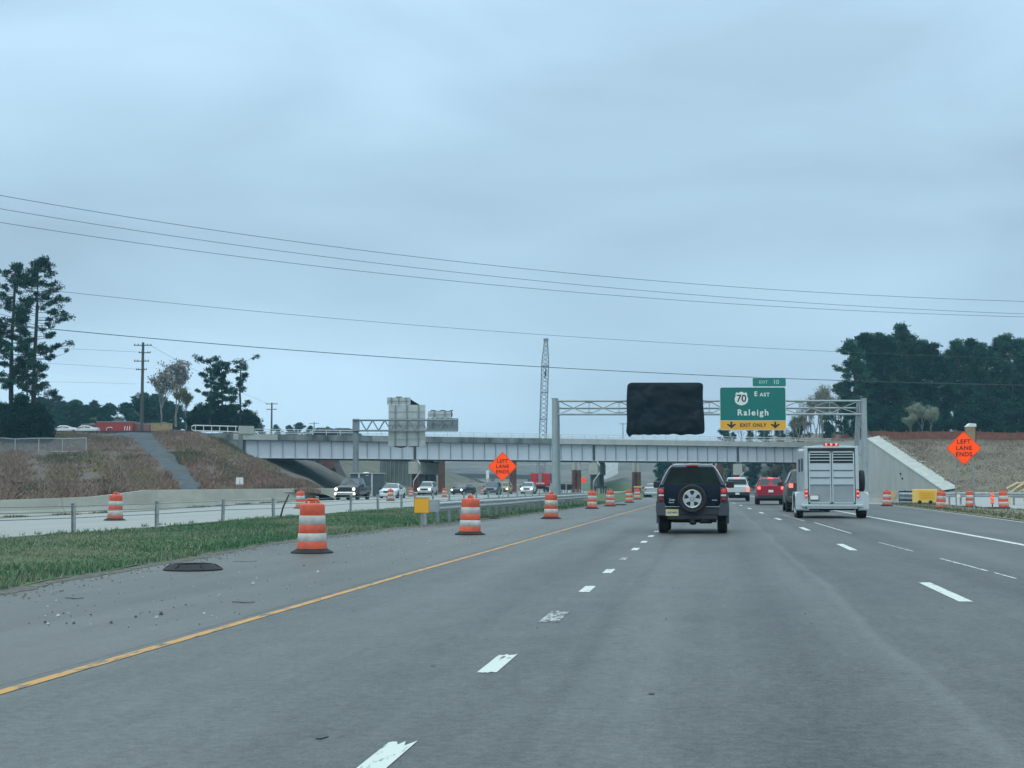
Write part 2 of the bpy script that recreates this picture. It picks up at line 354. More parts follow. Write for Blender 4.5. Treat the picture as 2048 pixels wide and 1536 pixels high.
rs = np.random.RandomState(3)
N0 = 150000; yy = 15+ (rs.uniform(0, 1, N0)**1.7)*90; ue = rs.uniform(0, 1, N0); xx = np.array([-16.05+(xedge(b)-.04+16.05)*a for a, b in zip(ue, yy)])
zz = np.array([medz(a, b) for a, b in zip(xx, yy)]); pat = np.array([1.7*noise.noise(Vector((a*.35, b*.16, 3))) + .5*noise.noise(Vector((a*1.3, b*.5, 4))) + .75*math.exp(-((a+10.6)/.8)**2)*(b < 40) for a, b in zip(xx, yy)])
kc = np.where(rs.uniform(-.45, 1.0, N0) < pat, 2, np.where(rs.uniform(0, 1, N0) < .5, 0, 1))
edge = np.exp(-((1-ue)/.05)**2)
hh = (.035+.045*np.clip((yy-15)/60, 0, 1))*(1+.8*np.array([noise.noise(Vector((a*.9, b*.5, 9))) for a, b in zip(xx, yy)]))+.05*edge
tag(tuft_field('grass', np.stack([xx, yy, zz], 1), np.clip(hh, .03, .3), .008+.00028*yy, [gr1, gr2, gr3], 5, .5, kc), kind='stuff')
rs = np.random.RandomState(13); n2 = 5200; y2 = 15+rs.uniform(0,1,n2)**1.6*75; x2 = np.array([-16.0+(xedge(b)-.15+16.0)*a for a, b in zip(rs.uniform(0,1,n2), y2)]); kp = np.array([noise.noise(Vector((a*.6, b*.25, 12))) > .02 for a, b in zip(x2, y2)]); x2 = np.repeat(x2[kp], 7)+rs.normal(0,.05,7*kp.sum()); y2 = np.repeat(y2[kp], 7)+rs.normal(0,.05,7*kp.sum())
tag(tuft_field('grass_clumps', np.stack([x2, y2, np.full(len(x2), .09)], 1), .085, .012, [gr1, gr2, gr3], 15, .7), kind='stuff')
# ragged fringe of dirt and grass along the shoulder
dirt = mat('grit', (.05,.055,.045), .95, col2=(.15,.145,.12), scale=6)
mb = MB(); rows = [[], [], []]
for i in range(700):
    y = 10+i*.14; x = xedge(y); rows[0].append((x-.25, y, .04)); rows[1].append((x+.02+.10*noise.noise(Vector((0, y*1.3, 0))), y, .022)); rows[2].append((x+.16+.14*noise.noise(Vector((3, y*1.7, 0))), y, .006))
mb.grid(rows); tag(mb.build('roadside_grit', dirt), kind='stuff')
# loose stones and scraps on the shoulder
def stones(name, pts, m, rr):
    mb = MB(); rnd = random.Random(7)
    for (x, y, r) in pts:
        k = [Vector((rnd.uniform(.6,1)*math.cos(t), rnd.uniform(.6,1)*math.sin(t), 0))*r for t in [i*math.pi/3 for i in range(6)]]
        mb.add([Vector((x, y, .004))+q for q in k]+[Vector((x, y, .004))+q*.5+Vector((0,0,r*rnd.uniform(.5,.9))) for q in k], [(i,(i+1)%6,6+(i+1)%6,6+i) for i in range(6)]+[(6,7,8,9,10,11)])
    return tag(mb.build(name, m), kind='stuff')
rnd = random.Random(11)
dk = mat('dark_stone', (.06,.063,.066), .8); pl = mat('pale_stone', (.42,.43,.42), .8)
pts = [(p.x, p.y, r) for p, r in [(G(322,1230),.045),(G(271,1235),.03),(G(222,1247),.03),(G(148,1248),.028),(G(90,1246),.03),(G(127,1228),.02),(G(608,1132),.03),(G(667,1125),.025),(G(692,1125),.02),(G(133,1248),.02),(G(372,1211),.02),(G(347,1216),.015),(G(182,1231),.02)]]
for i in range(420):
    y = 12+ rnd.random()**1.5*60; x = rnd.uniform(-8.2, -4.5) if rnd.random() < .85 else rnd.uniform(-4.5, 8); pts.append((x, y, rnd.uniform(.004,.013)+y*.00018))
stones('loose_gravel', [(a, b, c*.75) for a, b, c in pts], dk, 1)
stones('edge_grit', [(xedge(y)+.05+abs(rnd.gauss(0,.28)), y, rnd.uniform(.006,.02)+y*.0002) for y in [13+rnd.random()**1.5*60 for _ in range(900)]], mat('mixed_grit', (.07,.07,.06), .9, col2=(.22,.21,.18), scale=2), 1)
stones('pale_gravel', [(p.x, p.y, .03) for p in (G(313,1237),G(116,1233),G(506,1168),G(636,1145))]+[(rnd.uniform(-8.3,-4.6), 12+rnd.random()**1.5*50, rnd.uniform(.006,.018)) for _ in range(160)], pl, 1)
scrap = mat('tyre_scrap', (.05,.05,.052), .8); litter = mat('litter', (.62,.64,.62), .6)
for k, (px, py, l, lab) in enumerate(((148,1198,.10,'short dark strip of tyre lying near the grass on the shoulder'),(486,1206,.12,'long dark strip of tyre lying between the rubber ring and the yellow line'),(490,1124,.19,'brown stick lying on the shoulder just left of the nearest drum'))):
    p = G(px, py); mb = MB(); n = 8
    mb.grid([[(-l+2*l*i/n, .03*math.sin(i*.9)-.02*(1-(2*i/n-1)**2), .006) for i in range(n+1)], [(-l+2*l*i/n, .03*math.sin(i*.9)+.0, .014) for i in range(n+1)], [(-l+2*l*i/n, .03*math.sin(i*.9)+.03*(1-(2*i/n-1)**2), .006) for i in range(n+1)]])
    o = mb.build('tyre_scrap' if k < 2 else 'stick', scrap if k < 2 else dirt); o.location = p; o.rotation_euler = (0,0,(.1,.05,.35)[k]); tag(o, lab, 'debris')
stainm = mat('tar_patch', (.06,.066,.07), .7)
mb = MB()
for px, py, w, d in ((643,1475,.03,.06),(1303,1388,.02,.03),(866,1332,.02,.02)):
    p = G(px, py); mb.add([(p.x+w*math.cos(t)*(1+.2*math.sin(3*t)), p.y+d*math.sin(t), .006) for t in [i*math.pi/6 for i in range(12)]], [tuple(range(12))])
tag(mb.build('tar_spots', stainm), kind='structure')
# ------------------------------------------------------------------ left embankment (a smooth surface over columns x rows)
EMB = {  # column px : [(z or py, D) rows]  given as (py, D)
 -500: [(1030,49),(985,72),(905,120),(862,175),(858,255),(850,430)],
 -150: [(1014,54),(972,86),(903,142),(866,186),(862,255),(854,430)],
   0: [(1008,57),(962,92),(905,150),(868,190),(863,255),(856,430)],
 130: [(1000,63),(962,96),(905,150),(868,190),(863,255),(856,430)],
 250: [(990,70),(955,101),(905,150),(868,190),(863,255),(856,430)],
 330: [(988,79),(950,110),(903,150),(867,188),(863,255),(857,430)],
 400: [(988,89),(950,115),(903,150),(867,181),(864,250),(862,430)],
 450: [(987,94),(955,118),(916,150),(884,181),(880,235),(900,420)],
 500: [(986,99),(960,125),(934,152),(914,183),(915,232),(935,420)],
 560: [(985,107),(966,132),(953,156),(937,186),(940,228),(955,420)],
 620: [(985,115),(976,137),(969,157),(958,190),(960,226),(968,420)],
 655: [(990,121),(990,140),(988,160),(980,193),(978,226),(976,420)],
 690: [(1010,124),(1006,143),(1002,160),(996,196),(992,226),(983,420)]}
ek = sorted(EMB)
def emb(px, v):
    v = max(0, min(4.999, v)); i = int(v); t = v-i; px = max(ek[0], min(ek[-1]-.01, px))
    k = max(j for j in range(len(ek)-1) if ek[j] <= px); a, b = ek[k], ek[k+1]; s = (px-a)/(b-a)
    def row(r): 
        A, B = EMB[a][r], EMB[b][r]; return U(px, A[0]+(B[0]-A[0])*s, A[1]+(B[1]-A[1])*s)
    p = row(i).lerp(row(i+1), t)
    bump = .28*noise.noise(p*.22)+.12*noise.noise(p*.7)
    return p+Vector((0,0,bump*min(1, v*2)*(1 if v < 3 else .5)))
brush_g = mat('dry_brush_ground', (.075,.060,.048), .95, col2=(.12,.096,.078), scale=.45, bump=.6, bscale=3)
mb = MB(); cols = [ek[0]+i*(ek[-1]-ek[0])/122 for i in range(123)]
mb.grid([[emb(px, v) for px in cols] for v in [i*.1 for i in range(31)]+[3.2,3.5,4,4.5,4.99]]); tag(mb.build('embankment', brush_g, smooth=80), kind='structure')
gravel = mat('grey_gravel', (.026,.034,.040), .9, col2=(.080,.094,.104), scale=.9, bump=.6, bscale=9)
mb = MB(); rows = []
for k in range(41):
    v = .02+k/40*3.05; c = np.interp(v, [0,1,2,2.6,3.1], [385,358,312,286,262]); w = np.interp(v, [0,1,2,2.6,3.1], [24,27,23,26,48])
    rows.append([emb(c+w*s_+9*noise.noise(Vector((v*4, s_*2, 0))), v)+Vector((0,0,.16-.14*abs(s_)**3+.05*noise.noise(Vector((v*9, s_*4, 5))))) for s_ in (-1,-.66,-.33,0,.33,.66,1)])
mb.grid(rows); tag(mb.build('gravel_chute', gravel, smooth=80), kind='structure')
def in_track(px, v):
    c = np.interp(v, [0,1,2,2.6,3.1], [385,358,312,286,262]); w = np.interp(v, [0,1,2,2.6,3.1], [26,29,25,28,50]); return abs(px-c) < w*(.80+.35*noise.noise(Vector((px*.05, v*4, 7))))
rs = np.random.RandomState(8); P = []; K = []; HH = []
nb = 0
while nb < 130000:
    px = rs.uniform(-120, 640); v = rs.uniform(.03, 3.1)
    if in_track(px, v): continue
    if px > 560 and v > 2.2: continue
    cl = noise.noise(Vector((px*.02, v*2.2, 5)))+.5*noise.noise(Vector((px*.06, v*6, 9)))
    if cl < rs.uniform(-.7, .5): continue
    p = emb(px, v); P.append(p); g_ = noise.noise(Vector((px*.012, v*1.5, 1)))+rs.uniform(-.25, .25)
    K.append(2 if (g_ > .42 or (165 < px < 215 and 1.1 < v < 1.75 and rs.rand() < .6)) else (3 if g_ < -.38 else (1 if px > 330 and rs.rand() < .7 else (1 if rs.rand() < .35 else 0)))); HH.append((.35+.5*max(0, cl))*(1 if px < 330 else 1.15)); nb += 1
b1 = mat('grey_brown_brush', (.20,.155,.125), .95, col2=(.25,.20,.165), scale=.3, spec=.1); b2 = mat('russet_brush', (.20,.13,.10), .95, col2=(.245,.17,.135), scale=.3, spec=.1)
b3 = mat('straw_brush', (.235,.205,.115), .95, col2=(.17,.15,.09), scale=.3, spec=.1); b4 = mat('olive_brush', (.085,.095,.055), .95, col2=(.12,.125,.075), scale=.3, spec=.1)
tag(tuft_field('dry_brush', np.array([tuple(p) for p in P]), np.array(HH)*.62, .045, [b1,b2,b3,b4], 2, .75, np.array(K)), kind='stuff')
# ------------------------------------------------------------------ bridge frame: s runs along the deck, t away from the camera
BP0 = H(485, 195); BP1 = H(1600, 233); BS = (BP1-BP0).normalized(); BT = Vector((-BS.y, BS.x, 0)); BANG = math.atan2(BS.y, BS.x)
def BR(s_, t, z): return Vector((BP0.x, BP0.y, 0)) + BS*s_ + BT*t + Vector((0,0,z))
def s_at(px):
    lo, hi = -60.0, 200.0
    for _ in range(40):
        m = (lo+hi)/2; p = BR(m, 0, 5)-CAM; c = 1024+FPX*(p.dot(_cr)/p.dot(_cf))
        if c < px: lo = m
        else: hi = m
    return m
S_J = [0, s_at(829), s_at(1187), s_at(1475), s_at(1690)]; S_END = S_J[-1]
bridge = thing('highway_bridge', 'long pale steel girder bridge on concrete piers crossing over the highway', 'bridge', BR(0,0,0), BANG)
ZB, ZG, ZP, ZR = 5.0, 7.45, 8.28, 8.98
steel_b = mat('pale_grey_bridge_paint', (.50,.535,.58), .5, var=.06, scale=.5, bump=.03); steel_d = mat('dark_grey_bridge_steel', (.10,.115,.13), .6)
DW = 13.0
for k in range(4):                                   # girders span by span, fascia at t=0, inner lines darker
    a, b = S_J[k]+(.12 if k else .25), S_J[k+1]-.12
    a0, b0 = a, b
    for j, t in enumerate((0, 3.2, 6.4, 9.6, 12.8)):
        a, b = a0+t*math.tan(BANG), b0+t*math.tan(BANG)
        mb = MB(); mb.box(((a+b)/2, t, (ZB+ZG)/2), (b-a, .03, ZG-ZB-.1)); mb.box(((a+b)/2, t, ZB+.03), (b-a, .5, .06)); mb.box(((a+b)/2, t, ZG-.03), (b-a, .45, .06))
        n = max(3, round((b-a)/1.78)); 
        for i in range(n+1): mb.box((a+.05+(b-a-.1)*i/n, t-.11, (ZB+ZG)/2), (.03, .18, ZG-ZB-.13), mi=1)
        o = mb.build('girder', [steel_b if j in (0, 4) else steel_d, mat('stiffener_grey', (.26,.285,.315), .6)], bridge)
mb = MB(); mb.box(((S_END-1.2)/2, DW/2, ZG+.2), (S_END+1.5, DW+1.0, .34)); mb.build('deck', conc_d, bridge)
# near parapet in lengths of different age
seg = [(-1.5, s_at(553), conc), (s_at(553), s_at(742), conc_d), (s_at(742), s_at(850), mat('grey_mottled_concrete', (.26,.28,.275), .9, var=.3, scale=.7)), (s_at(850), s_at(1103), conc_d), (s_at(1103), S_END+1, conc_n)]
for a, b, m in seg:
    mb = MB(); mb.box(((a+b)/2, -.42, (ZG+ZP)/2+.03), (b-a-.03, .24, ZP-ZG)); mb.box(((a+b)/2, -.43, ZG+.10), (b-a-.03, .34, .12)); mb.build('parapet', m, bridge)
mb = MB(); mb.box(((S_END)/2, DW+.42, (ZG+ZP)/2), (S_END, .24, ZP-ZG)); mb.build('parapet', conc, bridge)
for t0, a in ((-.42, 1.5), (DW+.42, 1.5)):
    mb = MB(); n = int((S_END-a)/2.0)
    mb.tube((a, t0, ZR), (S_END, t0, ZR), .05, n=6); mb.tube((a, t0, ZP+.38), (S_END, t0, ZP+.38), .045, n=6)
    for i in range(n+1): mb.box((a+i*(S_END-a)/n, t0, (ZP+ZR)/2), (.07, .09, ZR-ZP))
    mb.build('railing', rail_w, bridge)
mb = MB(); mb.box((.3, -.42, ZP+.55), (2.1, .5, 1.1)); mb.build('end_post', conc, bridge, bevel=.04)
RA_ = Matrix.Rotation(-BANG, 3, 'Z'); c = Vector((-.2,0,0))+RA_ @ Vector((0,7.6,0)); mb = MB(); mb.box((c.x, c.y, 5.4), (1.0, 15.4, 3.9), rot=RA_); mb.build('abutment', steel_d, bridge)
wl = s_at(386)
mb = MB(); mb.prism([(wl,-.5,8.25),(-.82,-.5,8.45),(-.82,-.5,2.0),(wl,-.5,6.4)], (0,.5,0)); mb.box((-.5,-.45,5.5),(.6,.35,5.8)); mb.build('wing_wall', conc_d, bridge)
mb = MB()
for z in (8.62, 9.35): mb.tube((wl, -.3, z), (-.9, -.3, z-.05), .075, n=8)
mb.path([(wl,-.3,8.62),(wl-.3,-.3,8.8),(wl-.3,-.3,9.2),(wl,-.3,9.35)], .075, 8)
for i in range(6): mb.box((wl+.2+i*(-.9-wl)/5.4, -.3, 8.75), (.09,.09,1.1))
mb.build('guide_rail', rail_w, bridge)
SK = math.tan(BANG); PR = Matrix.Rotation(-BANG, 3, 'Z')      # piers stand parallel to the road below
def PL(s0, a, v): return Vector((s0, 0, 0)) + PR @ Vector((a, v, 0))
for k in (1, 2, 3):
    s0 = S_J[k]; mb = MB(); c = PL(s0, 0, 7.2); mb.box((c.x, c.y, 3.75), (1.45, 16.2, 1.75), rot=PR); mb.build('pier_cap', conc if k < 3 else conc_n, bridge, bevel=.06)
    for t in (0, 3.2, 6.4, 9.6, 12.8):
        mb = MB(); c = PL(s0, 0, t/math.cos(BANG)); mb.box((c.x, c.y, 4.79), (1.25, .6, .32), rot=PR); mb.build('bearing', conc_d, bridge)
    for v in (.9, 5.1, 9.3, 13.5):
        mb = MB(); c = PL(s0, 0, v); mb.tube((c.x, c.y, -.2), (c.x, c.y, 2.9), .56, n=20); mb.build('pier_column', rust if k == 1 and v < 1 else conc_d, bridge, smooth=40)
    mb = MB(); P_ = [(.65,ZB-.1),(1.0,4.3),(1.05,3.2),(.1,1.9),(.0,.3),(.9,.1)] if k != 3 else [(.95,4.6),(1.05,3.4),(.3,2.6),(.2,.2)]
    mb.path([PL(s0, a, -1.05)+Vector((0,0,z)) for a, z in P_], .10, 8); mb.build('drain_pipe', rail_w, bridge, smooth=50)
    mb = MB(); mb.box((s0, -.1, (ZB+ZG)/2), (.22, .1, ZG-ZB)); mb.build('joint_gap', black_pl, bridge)
# right abutment
SKR = Matrix.Rotation(-BANG, 3, 'Z'); c = Vector((S_END+.9, 0, 0))+SKR @ Vector((0,7.6,0)); mb = MB(); mb.box((c.x, c.y, 3.6), (1.2, 15.4, 7.4), rot=SKR); mb.build('abutment', conc_d, bridge)
# concrete slope paving under the left end
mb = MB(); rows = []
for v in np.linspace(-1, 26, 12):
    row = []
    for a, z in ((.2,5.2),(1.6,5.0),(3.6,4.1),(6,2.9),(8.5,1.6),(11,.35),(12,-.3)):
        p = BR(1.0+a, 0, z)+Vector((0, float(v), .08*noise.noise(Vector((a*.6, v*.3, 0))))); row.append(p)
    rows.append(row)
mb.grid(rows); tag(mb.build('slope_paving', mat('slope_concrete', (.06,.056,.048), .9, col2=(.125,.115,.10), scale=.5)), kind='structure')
nw = thing('next_abutment', 'dark stained abutment of the next bridge under the left end of the pale girders', 'bridge', H(600,246)); o0 = Vector(nw.location)
mb = MB(); mb.prism([U(x, y_, 246)-o0 for x, y_ in ((515,905),(662,905),(664,925),(676,950),(702,978),(712,990),(515,990))], (-1,9,0)); mb.build('wall', mat('dark_stained_wall', (.035,.033,.036), .95, col2=(.075,.06,.058), scale=.35, bump=.4, bscale=2), nw)
mb = MB(); a = U(640,916,245)-o0; b = U(666,938,245)-o0; mb.box((a+b)/2,(2.4,.8,1.7)); mb.build('rusty_beam', rust, nw)
# ------------------------------------------------------------------ right retaining wall, coping, slope, safety fence
W0, W1, W2 = H(1655, 232), H(1736, 200), H(1888, 172)
def at_z(p, z): return Vector((p.x, p.y, z))
z0 = U(1655,886,232).z; z1 = U(1736,879,200).z
wallt = thing('retaining_wall', 'tall pale concrete wing wall stepping down beside the horse trailer', 'wall', (W1.x, W1.y, 0))
def loc(p): return Vector(p)-Vector((W1.x, W1.y, 0))
d01 = (W1-W0).normalized(); n01 = Vector((-d01.y, d01.x, 0)); d12 = (W2-W1).normalized(); n12 = Vector((-d12.y, d12.x, 0))
if n12.y < 0: n12 = -n12
if n01.y < 0: n01 = -n01
mb = MB(); mb.prism([loc(at_z(W0,-.2)), loc(at_z(W1,-.2)), loc(at_z(W1,z1)), loc(at_z(W0,z0))], n01*.6); mb.build('wall', conc_n, wallt)
mb = MB(); mb.prism([loc(at_z(W1+d12*.01,-.2)), loc(at_z(W2,-.2)), loc(at_z(W2,.45)), loc(at_z(W1+d12*.01,z1))], n12*.5); mb.build('wall', conc_n, wallt)
mb = MB()
for f in (.42, .44): 
    p = W1.lerp(W2, f+.06); mb.lathe([(.16,-.01),(.16,.03)], loc(at_z(p, 2.75-(f-.42)*30))-n12*.03, 14, 'y', close=True)
mb.build('weep_hole', black_pl, wallt)
mb = MB(); n = 24; rows = [[], [], [], []]
for i in range(n+1):
    f = i/n; p = W1.lerp(W2, f); z = z1+(.45-z1)*f
    rows[0].append(loc(at_z(p, z+.02))-n12*.08); rows[1].append(loc(at_z(p, z+.22))-n12*.08); rows[2].append(loc(at_z(p+n12*.6, z+.32))); rows[3].append(loc(at_z(p+n12*1.6+d12*.3, z+.55+.06*math.sin(i*2.3))))
mb.grid(rows); mb.build('coping', conc_w, wallt)
rip = mat('pale_riprap', (.26,.23,.18), .9, col2=(.42,.39,.33), scale=1.5)
mb = MB(); rnd = random.Random(4)
for i in range(150):
    f = rnd.random(); p = W1.lerp(W2, f)+n12*rnd.uniform(1.5,2.3); z = z1+(.45-z1)*f+.55; r = rnd.uniform(.10,.24)
    mb.box(loc(at_z(p, z+rnd.uniform(-.1,.2))), (r*1.3, r, r*.8), rot=Matrix.Rotation(rnd.uniform(0,3),3,'Z') @ Matrix.Rotation(rnd.uniform(-.6,.6),3,'X'))
tag(mb.build('riprap', rip), kind='stuff'); bpy.context.scene.objects['riprap'].location = (W1.x, W1.y, 0)
RE = { 1738: [(879.5,200.5),(879,201),(878.5,202),(878,203),(872,260),(862,420)],
 1790: [(915,192),(895,197),(884,201),(880,203),(872,260),(862,420)],
 1840: [(950,184),(915,192),(893,198),(880,203),(872,260),(862,420)],
 1893: [(988,171),(930,187),(895,197),(879,203),(872,260),(862,420)],
 2048: [(993,158),(945,175),(902,190),(880,200),(872,255),(862,420)],
 2400: [(1000,138),(950,155),(905,170),(880,182),(870,240),(858,400)],
 2900: [(1010,115),(955,135),(905,150),(878,165),(868,220),(850,380)]}
rk = sorted(RE)
def remb(px, v):
    v = max(0, min(4.999, v)); i = int(v); t = v-i; px = max(rk[0], min(rk[-1]-.01, px))
    k = max(j for j in range(len(rk)-1) if rk[j] <= px); a, b = rk[k], rk[k+1]; s = (px-a)/(b-a)
    def row(r):
        A, B = RE[a][r], RE[b][r]; return U(px, A[0]+(B[0]-A[0])*s, A[1]+(B[1]-A[1])*s)
    p = row(i).lerp(row(i+1), t); return p+Vector((0,0,(.18*noise.noise(p*.2)+.06*noise.noise(p*.8))*min(1, (px-1738)/60)))
dry_g = mat('dormant_grass_slope', (.125,.102,.068), .95, col2=(.170,.140,.097), scale=.3, bump=.3, bscale=2.5, detail=10, stretch=(.5,.5,2))
mb = MB(); cols = [rk[0]+i*(rk[-1]-rk[0])/110 for i in range(111)]
mb.grid([[remb(px, v) for px in cols] for v in [i*.12 for i in range(26)]+[3.3,4,4.5,4.99]]); tag(mb.build('embankment', dry_g, smooth=80), kind='structure')
rs = np.random.RandomState(18); P = []; K = []
for _ in range(26000):
    px = rs.uniform(1760, 2200); v = rs.uniform(.02, 3.1); p = remb(px, v)
    if noise.noise(p*.35) < rs.uniform(-.6,.4): continue
    P.append(tuple(p)); K.append(rs.choice([0,1,1,2]))
tag(tuft_field('dry_grass', P, .16, .05, [b1, mat('tan_grass', (.19,.15,.10), .95, spec=.1), b1], 4, 1.0, np.array(K)), kind='stuff')
# plateau joining right wall to bridge level behind
mb = MB(); mb.grid([[at_z(W0+n01*.5, z0-.1), at_z(W1+n01*.5, z1-.1)], [U(1560,880,290), U(1760,873,260)], [U(1500,872,420), U(1760,862,420)]]); tag(mb.build('plateau', dry_g), kind='structure')
fence_o = mat('orange_mesh', (.21,.075,.05), .7, var=.25, scale=2)
sf = thing('safety_fence', 'orange plastic mesh safety fence along the crest of the right embankment', 'fence', (0,0,0))
FP = []
for px in np.linspace(1664, 2150, 60):
    p = U(px, 0, 1)
    if px < 1745: f = (px-1664)/(1745-1664); b0 = U(1664,884,231).lerp(U(1745,879,204), f)
    else: b0 = remb(px, 2.98)
    FP.append(b0)
sf.location = FP[0]; o0 = FP[0]
mb = MB()
for i in range(len(FP)-1):
    a, b = FP[i]-o0, FP[i+1]-o0; sag = .1*math.sin(i*1.7)
    for k in range(9):
        z = .12+k*.125; mb.add([a+Vector((0,0,z+.1*math.sin(i*1.7)*.5)), b+Vector((0,0,z+.1*math.sin((i+1)*1.7)*.5)), b+Vector((0,0,z+.055+.1*math.sin((i+1)*1.7)*.5)), a+Vector((0,0,z+.055+.1*math.sin(i*1.7)*.5))], [(0,1,2,3)])
    for k in range(8):
        c = a.lerp(b, k/8); mb.add([c+Vector((0,0,.1)), c+(b-a).normalized()*.07+Vector((0,0,.1)), c+(b-a).normalized()*.07+Vector((0,0,1.18)), c+Vector((0,0,1.18))], [(0,1,2,3)])
mb.build('mesh', fence_o, sf)
for i in range(0, len(FP), 3):
    mb = MB(); a = FP[i]-o0+Vector((0,.05,-.1)); mb.tube(a, a+Vector((0,0,1.6)), .035, n=5); mb.build('post', mat('fence_stake', (.22,.13,.08), .8), sf)
# ------------------------------------------------------------------ ground behind the bridge
far_g = mat('far_hillside', (.065,.068,.064), .95, col2=(.165,.156,.142), scale=.07, bump=.4, bscale=.5, detail=9)
def hill(name, C, m, n=60, amp=.6):
    ks = sorted(C); mb = MB(); rows = []
    nr = len(C[ks[0]])
    for v in np.linspace(0, nr-1.001, (nr-1)*6+1):
        r = []
        for px in np.linspace(ks[0], ks[-1]-.01, n):
            k = max(j for j in range(len(ks)-1) if ks[j] <= px); a, b = ks[k], ks[k+1]; s = (px-a)/(b-a); i = int(v); t = v-i
            A = [C[a][i][q]+(C[b][i][q]-C[a][i][q])*s for q in (0,1)]; B = [C[a][i+1][q]+(C[b][i+1][q]-C[a][i+1][q])*s for q in (0,1)]
            p = U(px, *A).lerp(U(px, *B), t); r.append(p+Vector((0,0,amp*noise.noise(p*.06)+amp*.3*noise.noise(p*.3))))
        rows.append(r)
    mb.grid(rows); return tag(mb.build(name, m, smooth=80), kind='structure')
olive = mat('olive_slope', (.060,.062,.040), .95, col2=(.125,.115,.075), scale=.18, bump=.4, bscale=1, detail=9)
hill('grass_slope', {560:[(960,228),(930,250),(900,300),(896,420)], 650:[(985,232),(935,256),(905,300),(897,420)], 700:[(989,232),(955,256),(925,300),(900,420)], 800:[(988,235),(972,256),(950,300),(905,420)], 905:[(985,260),(980,280),(970,320),(940,420)], 990:[(985,300),(983,330),(980,360),(972,430)]}, olive, amp=.25)
hill('hills', {700:[(984,420),(950,480),(915,560),(898,760)], 900:[(983,400),(955,470),(925,560),(900,760)], 1150:[(982,380),(950,450),(925,560),(898,760)], 1250:[(981,330),(950,380),(922,470),(897,760)], 1420:[(981,340),(958,380),(925,470),(890,760)], 1700:[(982,330),(945,360),(905,430),(870,760)], 2100:[(985,330),(940,360),(890,430),(860,760)]}, far_g, n=110, amp=1.0)
hill('gravel_slope', {1196:[(964,290),(945,325),(926,372)], 1222:[(955,290),(936,325),(922,374)], 1236:[(948,290),(932,325),(921,376)]}, mat('pale_gravel_slope', (.26,.28,.28), .9, var=.35, scale=.8), n=14, amp=.3)
hill('grass_patch', {1165:[(985,300),(972,320),(968,345)], 1250:[(986,300),(968,320),(962,345)], 1262:[(985,300),(975,320),(968,345)]}, mat('far_green', (.07,.12,.05), .9), n=12, amp=.1)
def wall_line(name, a, b, h, th, m, label, cat='wall'):
    a = Vector(a); b = Vector(b); d = (b-a).normalized(); nn = Vector((-d.y, d.x, 0)).normalized()*th; L_ = b-a
    mb = MB(); mb.prism([(0,0,0), L_, L_+Vector((0,0,h)), (0,0,h)], nn); mb.prism([nn*-.1-Vector((0,0,.02)), L_-nn*.1-Vector((0,0,.02)), L_-nn*.1+Vector((0,0,h*.3)), nn*-.1+Vector((0,0,h*.3))], nn*.09)
    o = mb.build(name, m); o.location = a; return tag(o, label, cat)
wall_line('concrete_barrier', U(1038,930.5,360), U(1238,926,380), .35, .5, conc_w, 'thin white barrier running along the far ramp high behind the crane', 'barrier')
wall_line('concrete_barrier', U(1106,950,330), U(1176,945.5,340), .3, .5, conc_w, 'short white barrier on the far slope right of the crane', 'barrier')
wall_line('concrete_barrier', U(890,972,330), U(1075,972,345), .7, .6, conc_w, 'long low pale barrier beyond the oncoming lanes under the bridge', 'barrier')
ob = thing('far_overpass', 'unfinished grey overpass deck far behind the left orange diamond sign', 'bridge', H(890, 400))
o0 = Vector(ob.location); A = U(880,946,400)-o0; B = U(1068,950,420)-o0
mb = MB(); mb.prism([A, B, B+Vector((0,0,.9)), A+Vector((0,0,.9))], (0,9,0)); mb.build('deck', mat('far_concrete', (.30,.32,.32), .9), ob)
mb = MB(); mb.prism([A-Vector((0,0,.02)), B-Vector((0,0,.02)), B-Vector((0,0,1.3)), A-Vector((0,0,1.3))], (0,.4,0)); mb.build('girder', steel_d, ob)
for px in (905, 945, 985, 1060):
    p = H(px, 405)-o0; mb = MB(); mb.tube(p, p+Vector((0,0,3.2)), .7, n=12); mb.build('pier_column', conc_d, ob)
# ------------------------------------------------------------------ left concrete barrier (along the oncoming road)
mb = MB(); rowsF = []
prof = lambda h: [(0,0),(.12,.08),(.22,.35*h),(.30,h),(.46,h),(.56,.0)]
cuts = [30,37,44.2,51,58.1,64.6,71.5,79,86,94,102,110,118,126,133.5]
for ya, yb in zip(cuts, cuts[1:]):
    rowsF = []
    for y in np.linspace(ya+.018, yb-.018, 14):
        hgt = float(np.interp(y, [30,52,62,70,140], [.62,.66,.74,1.02,1.0])); x = barx(y); rowsF.append([(x-a, y, b) for a, b in prof(hgt)])
    mb.grid(rowsF)
o = mb.build('concrete_barrier', mat('barrier_concrete', (.34,.325,.27), .9, col2=(.47,.45,.385), scale=.5, bump=.15, stretch=(1,.4,2))); tag(o, 'long tan concrete barrier along the far edge of the oncoming lanes', 'barrier')
mb = MB()   # weeds and grit at its foot
rs = np.random.RandomState(6); P = []
for _ in range(5000):
    y = rs.uniform(45, 125); d = abs(rs.normal(0,.25)); 
    if noise.noise(Vector((0, y*.25, 2))) < .05: continue
    P.append((barx(y)+.1+d, y, .0))
tag(tuft_field('weeds', P, .09, .03, [b4, b1, gr2], 3, .8), kind='stuff')
strip('gutter_grit', lambda y: barx(y)+.05, lambda y: barx(y)+.55+.25*math.sin(y*.4), 32, 132, .012, mat('dark_grit', (.10,.10,.09), .95, col2=(.2,.2,.18), scale=2), 'stuff', 120)
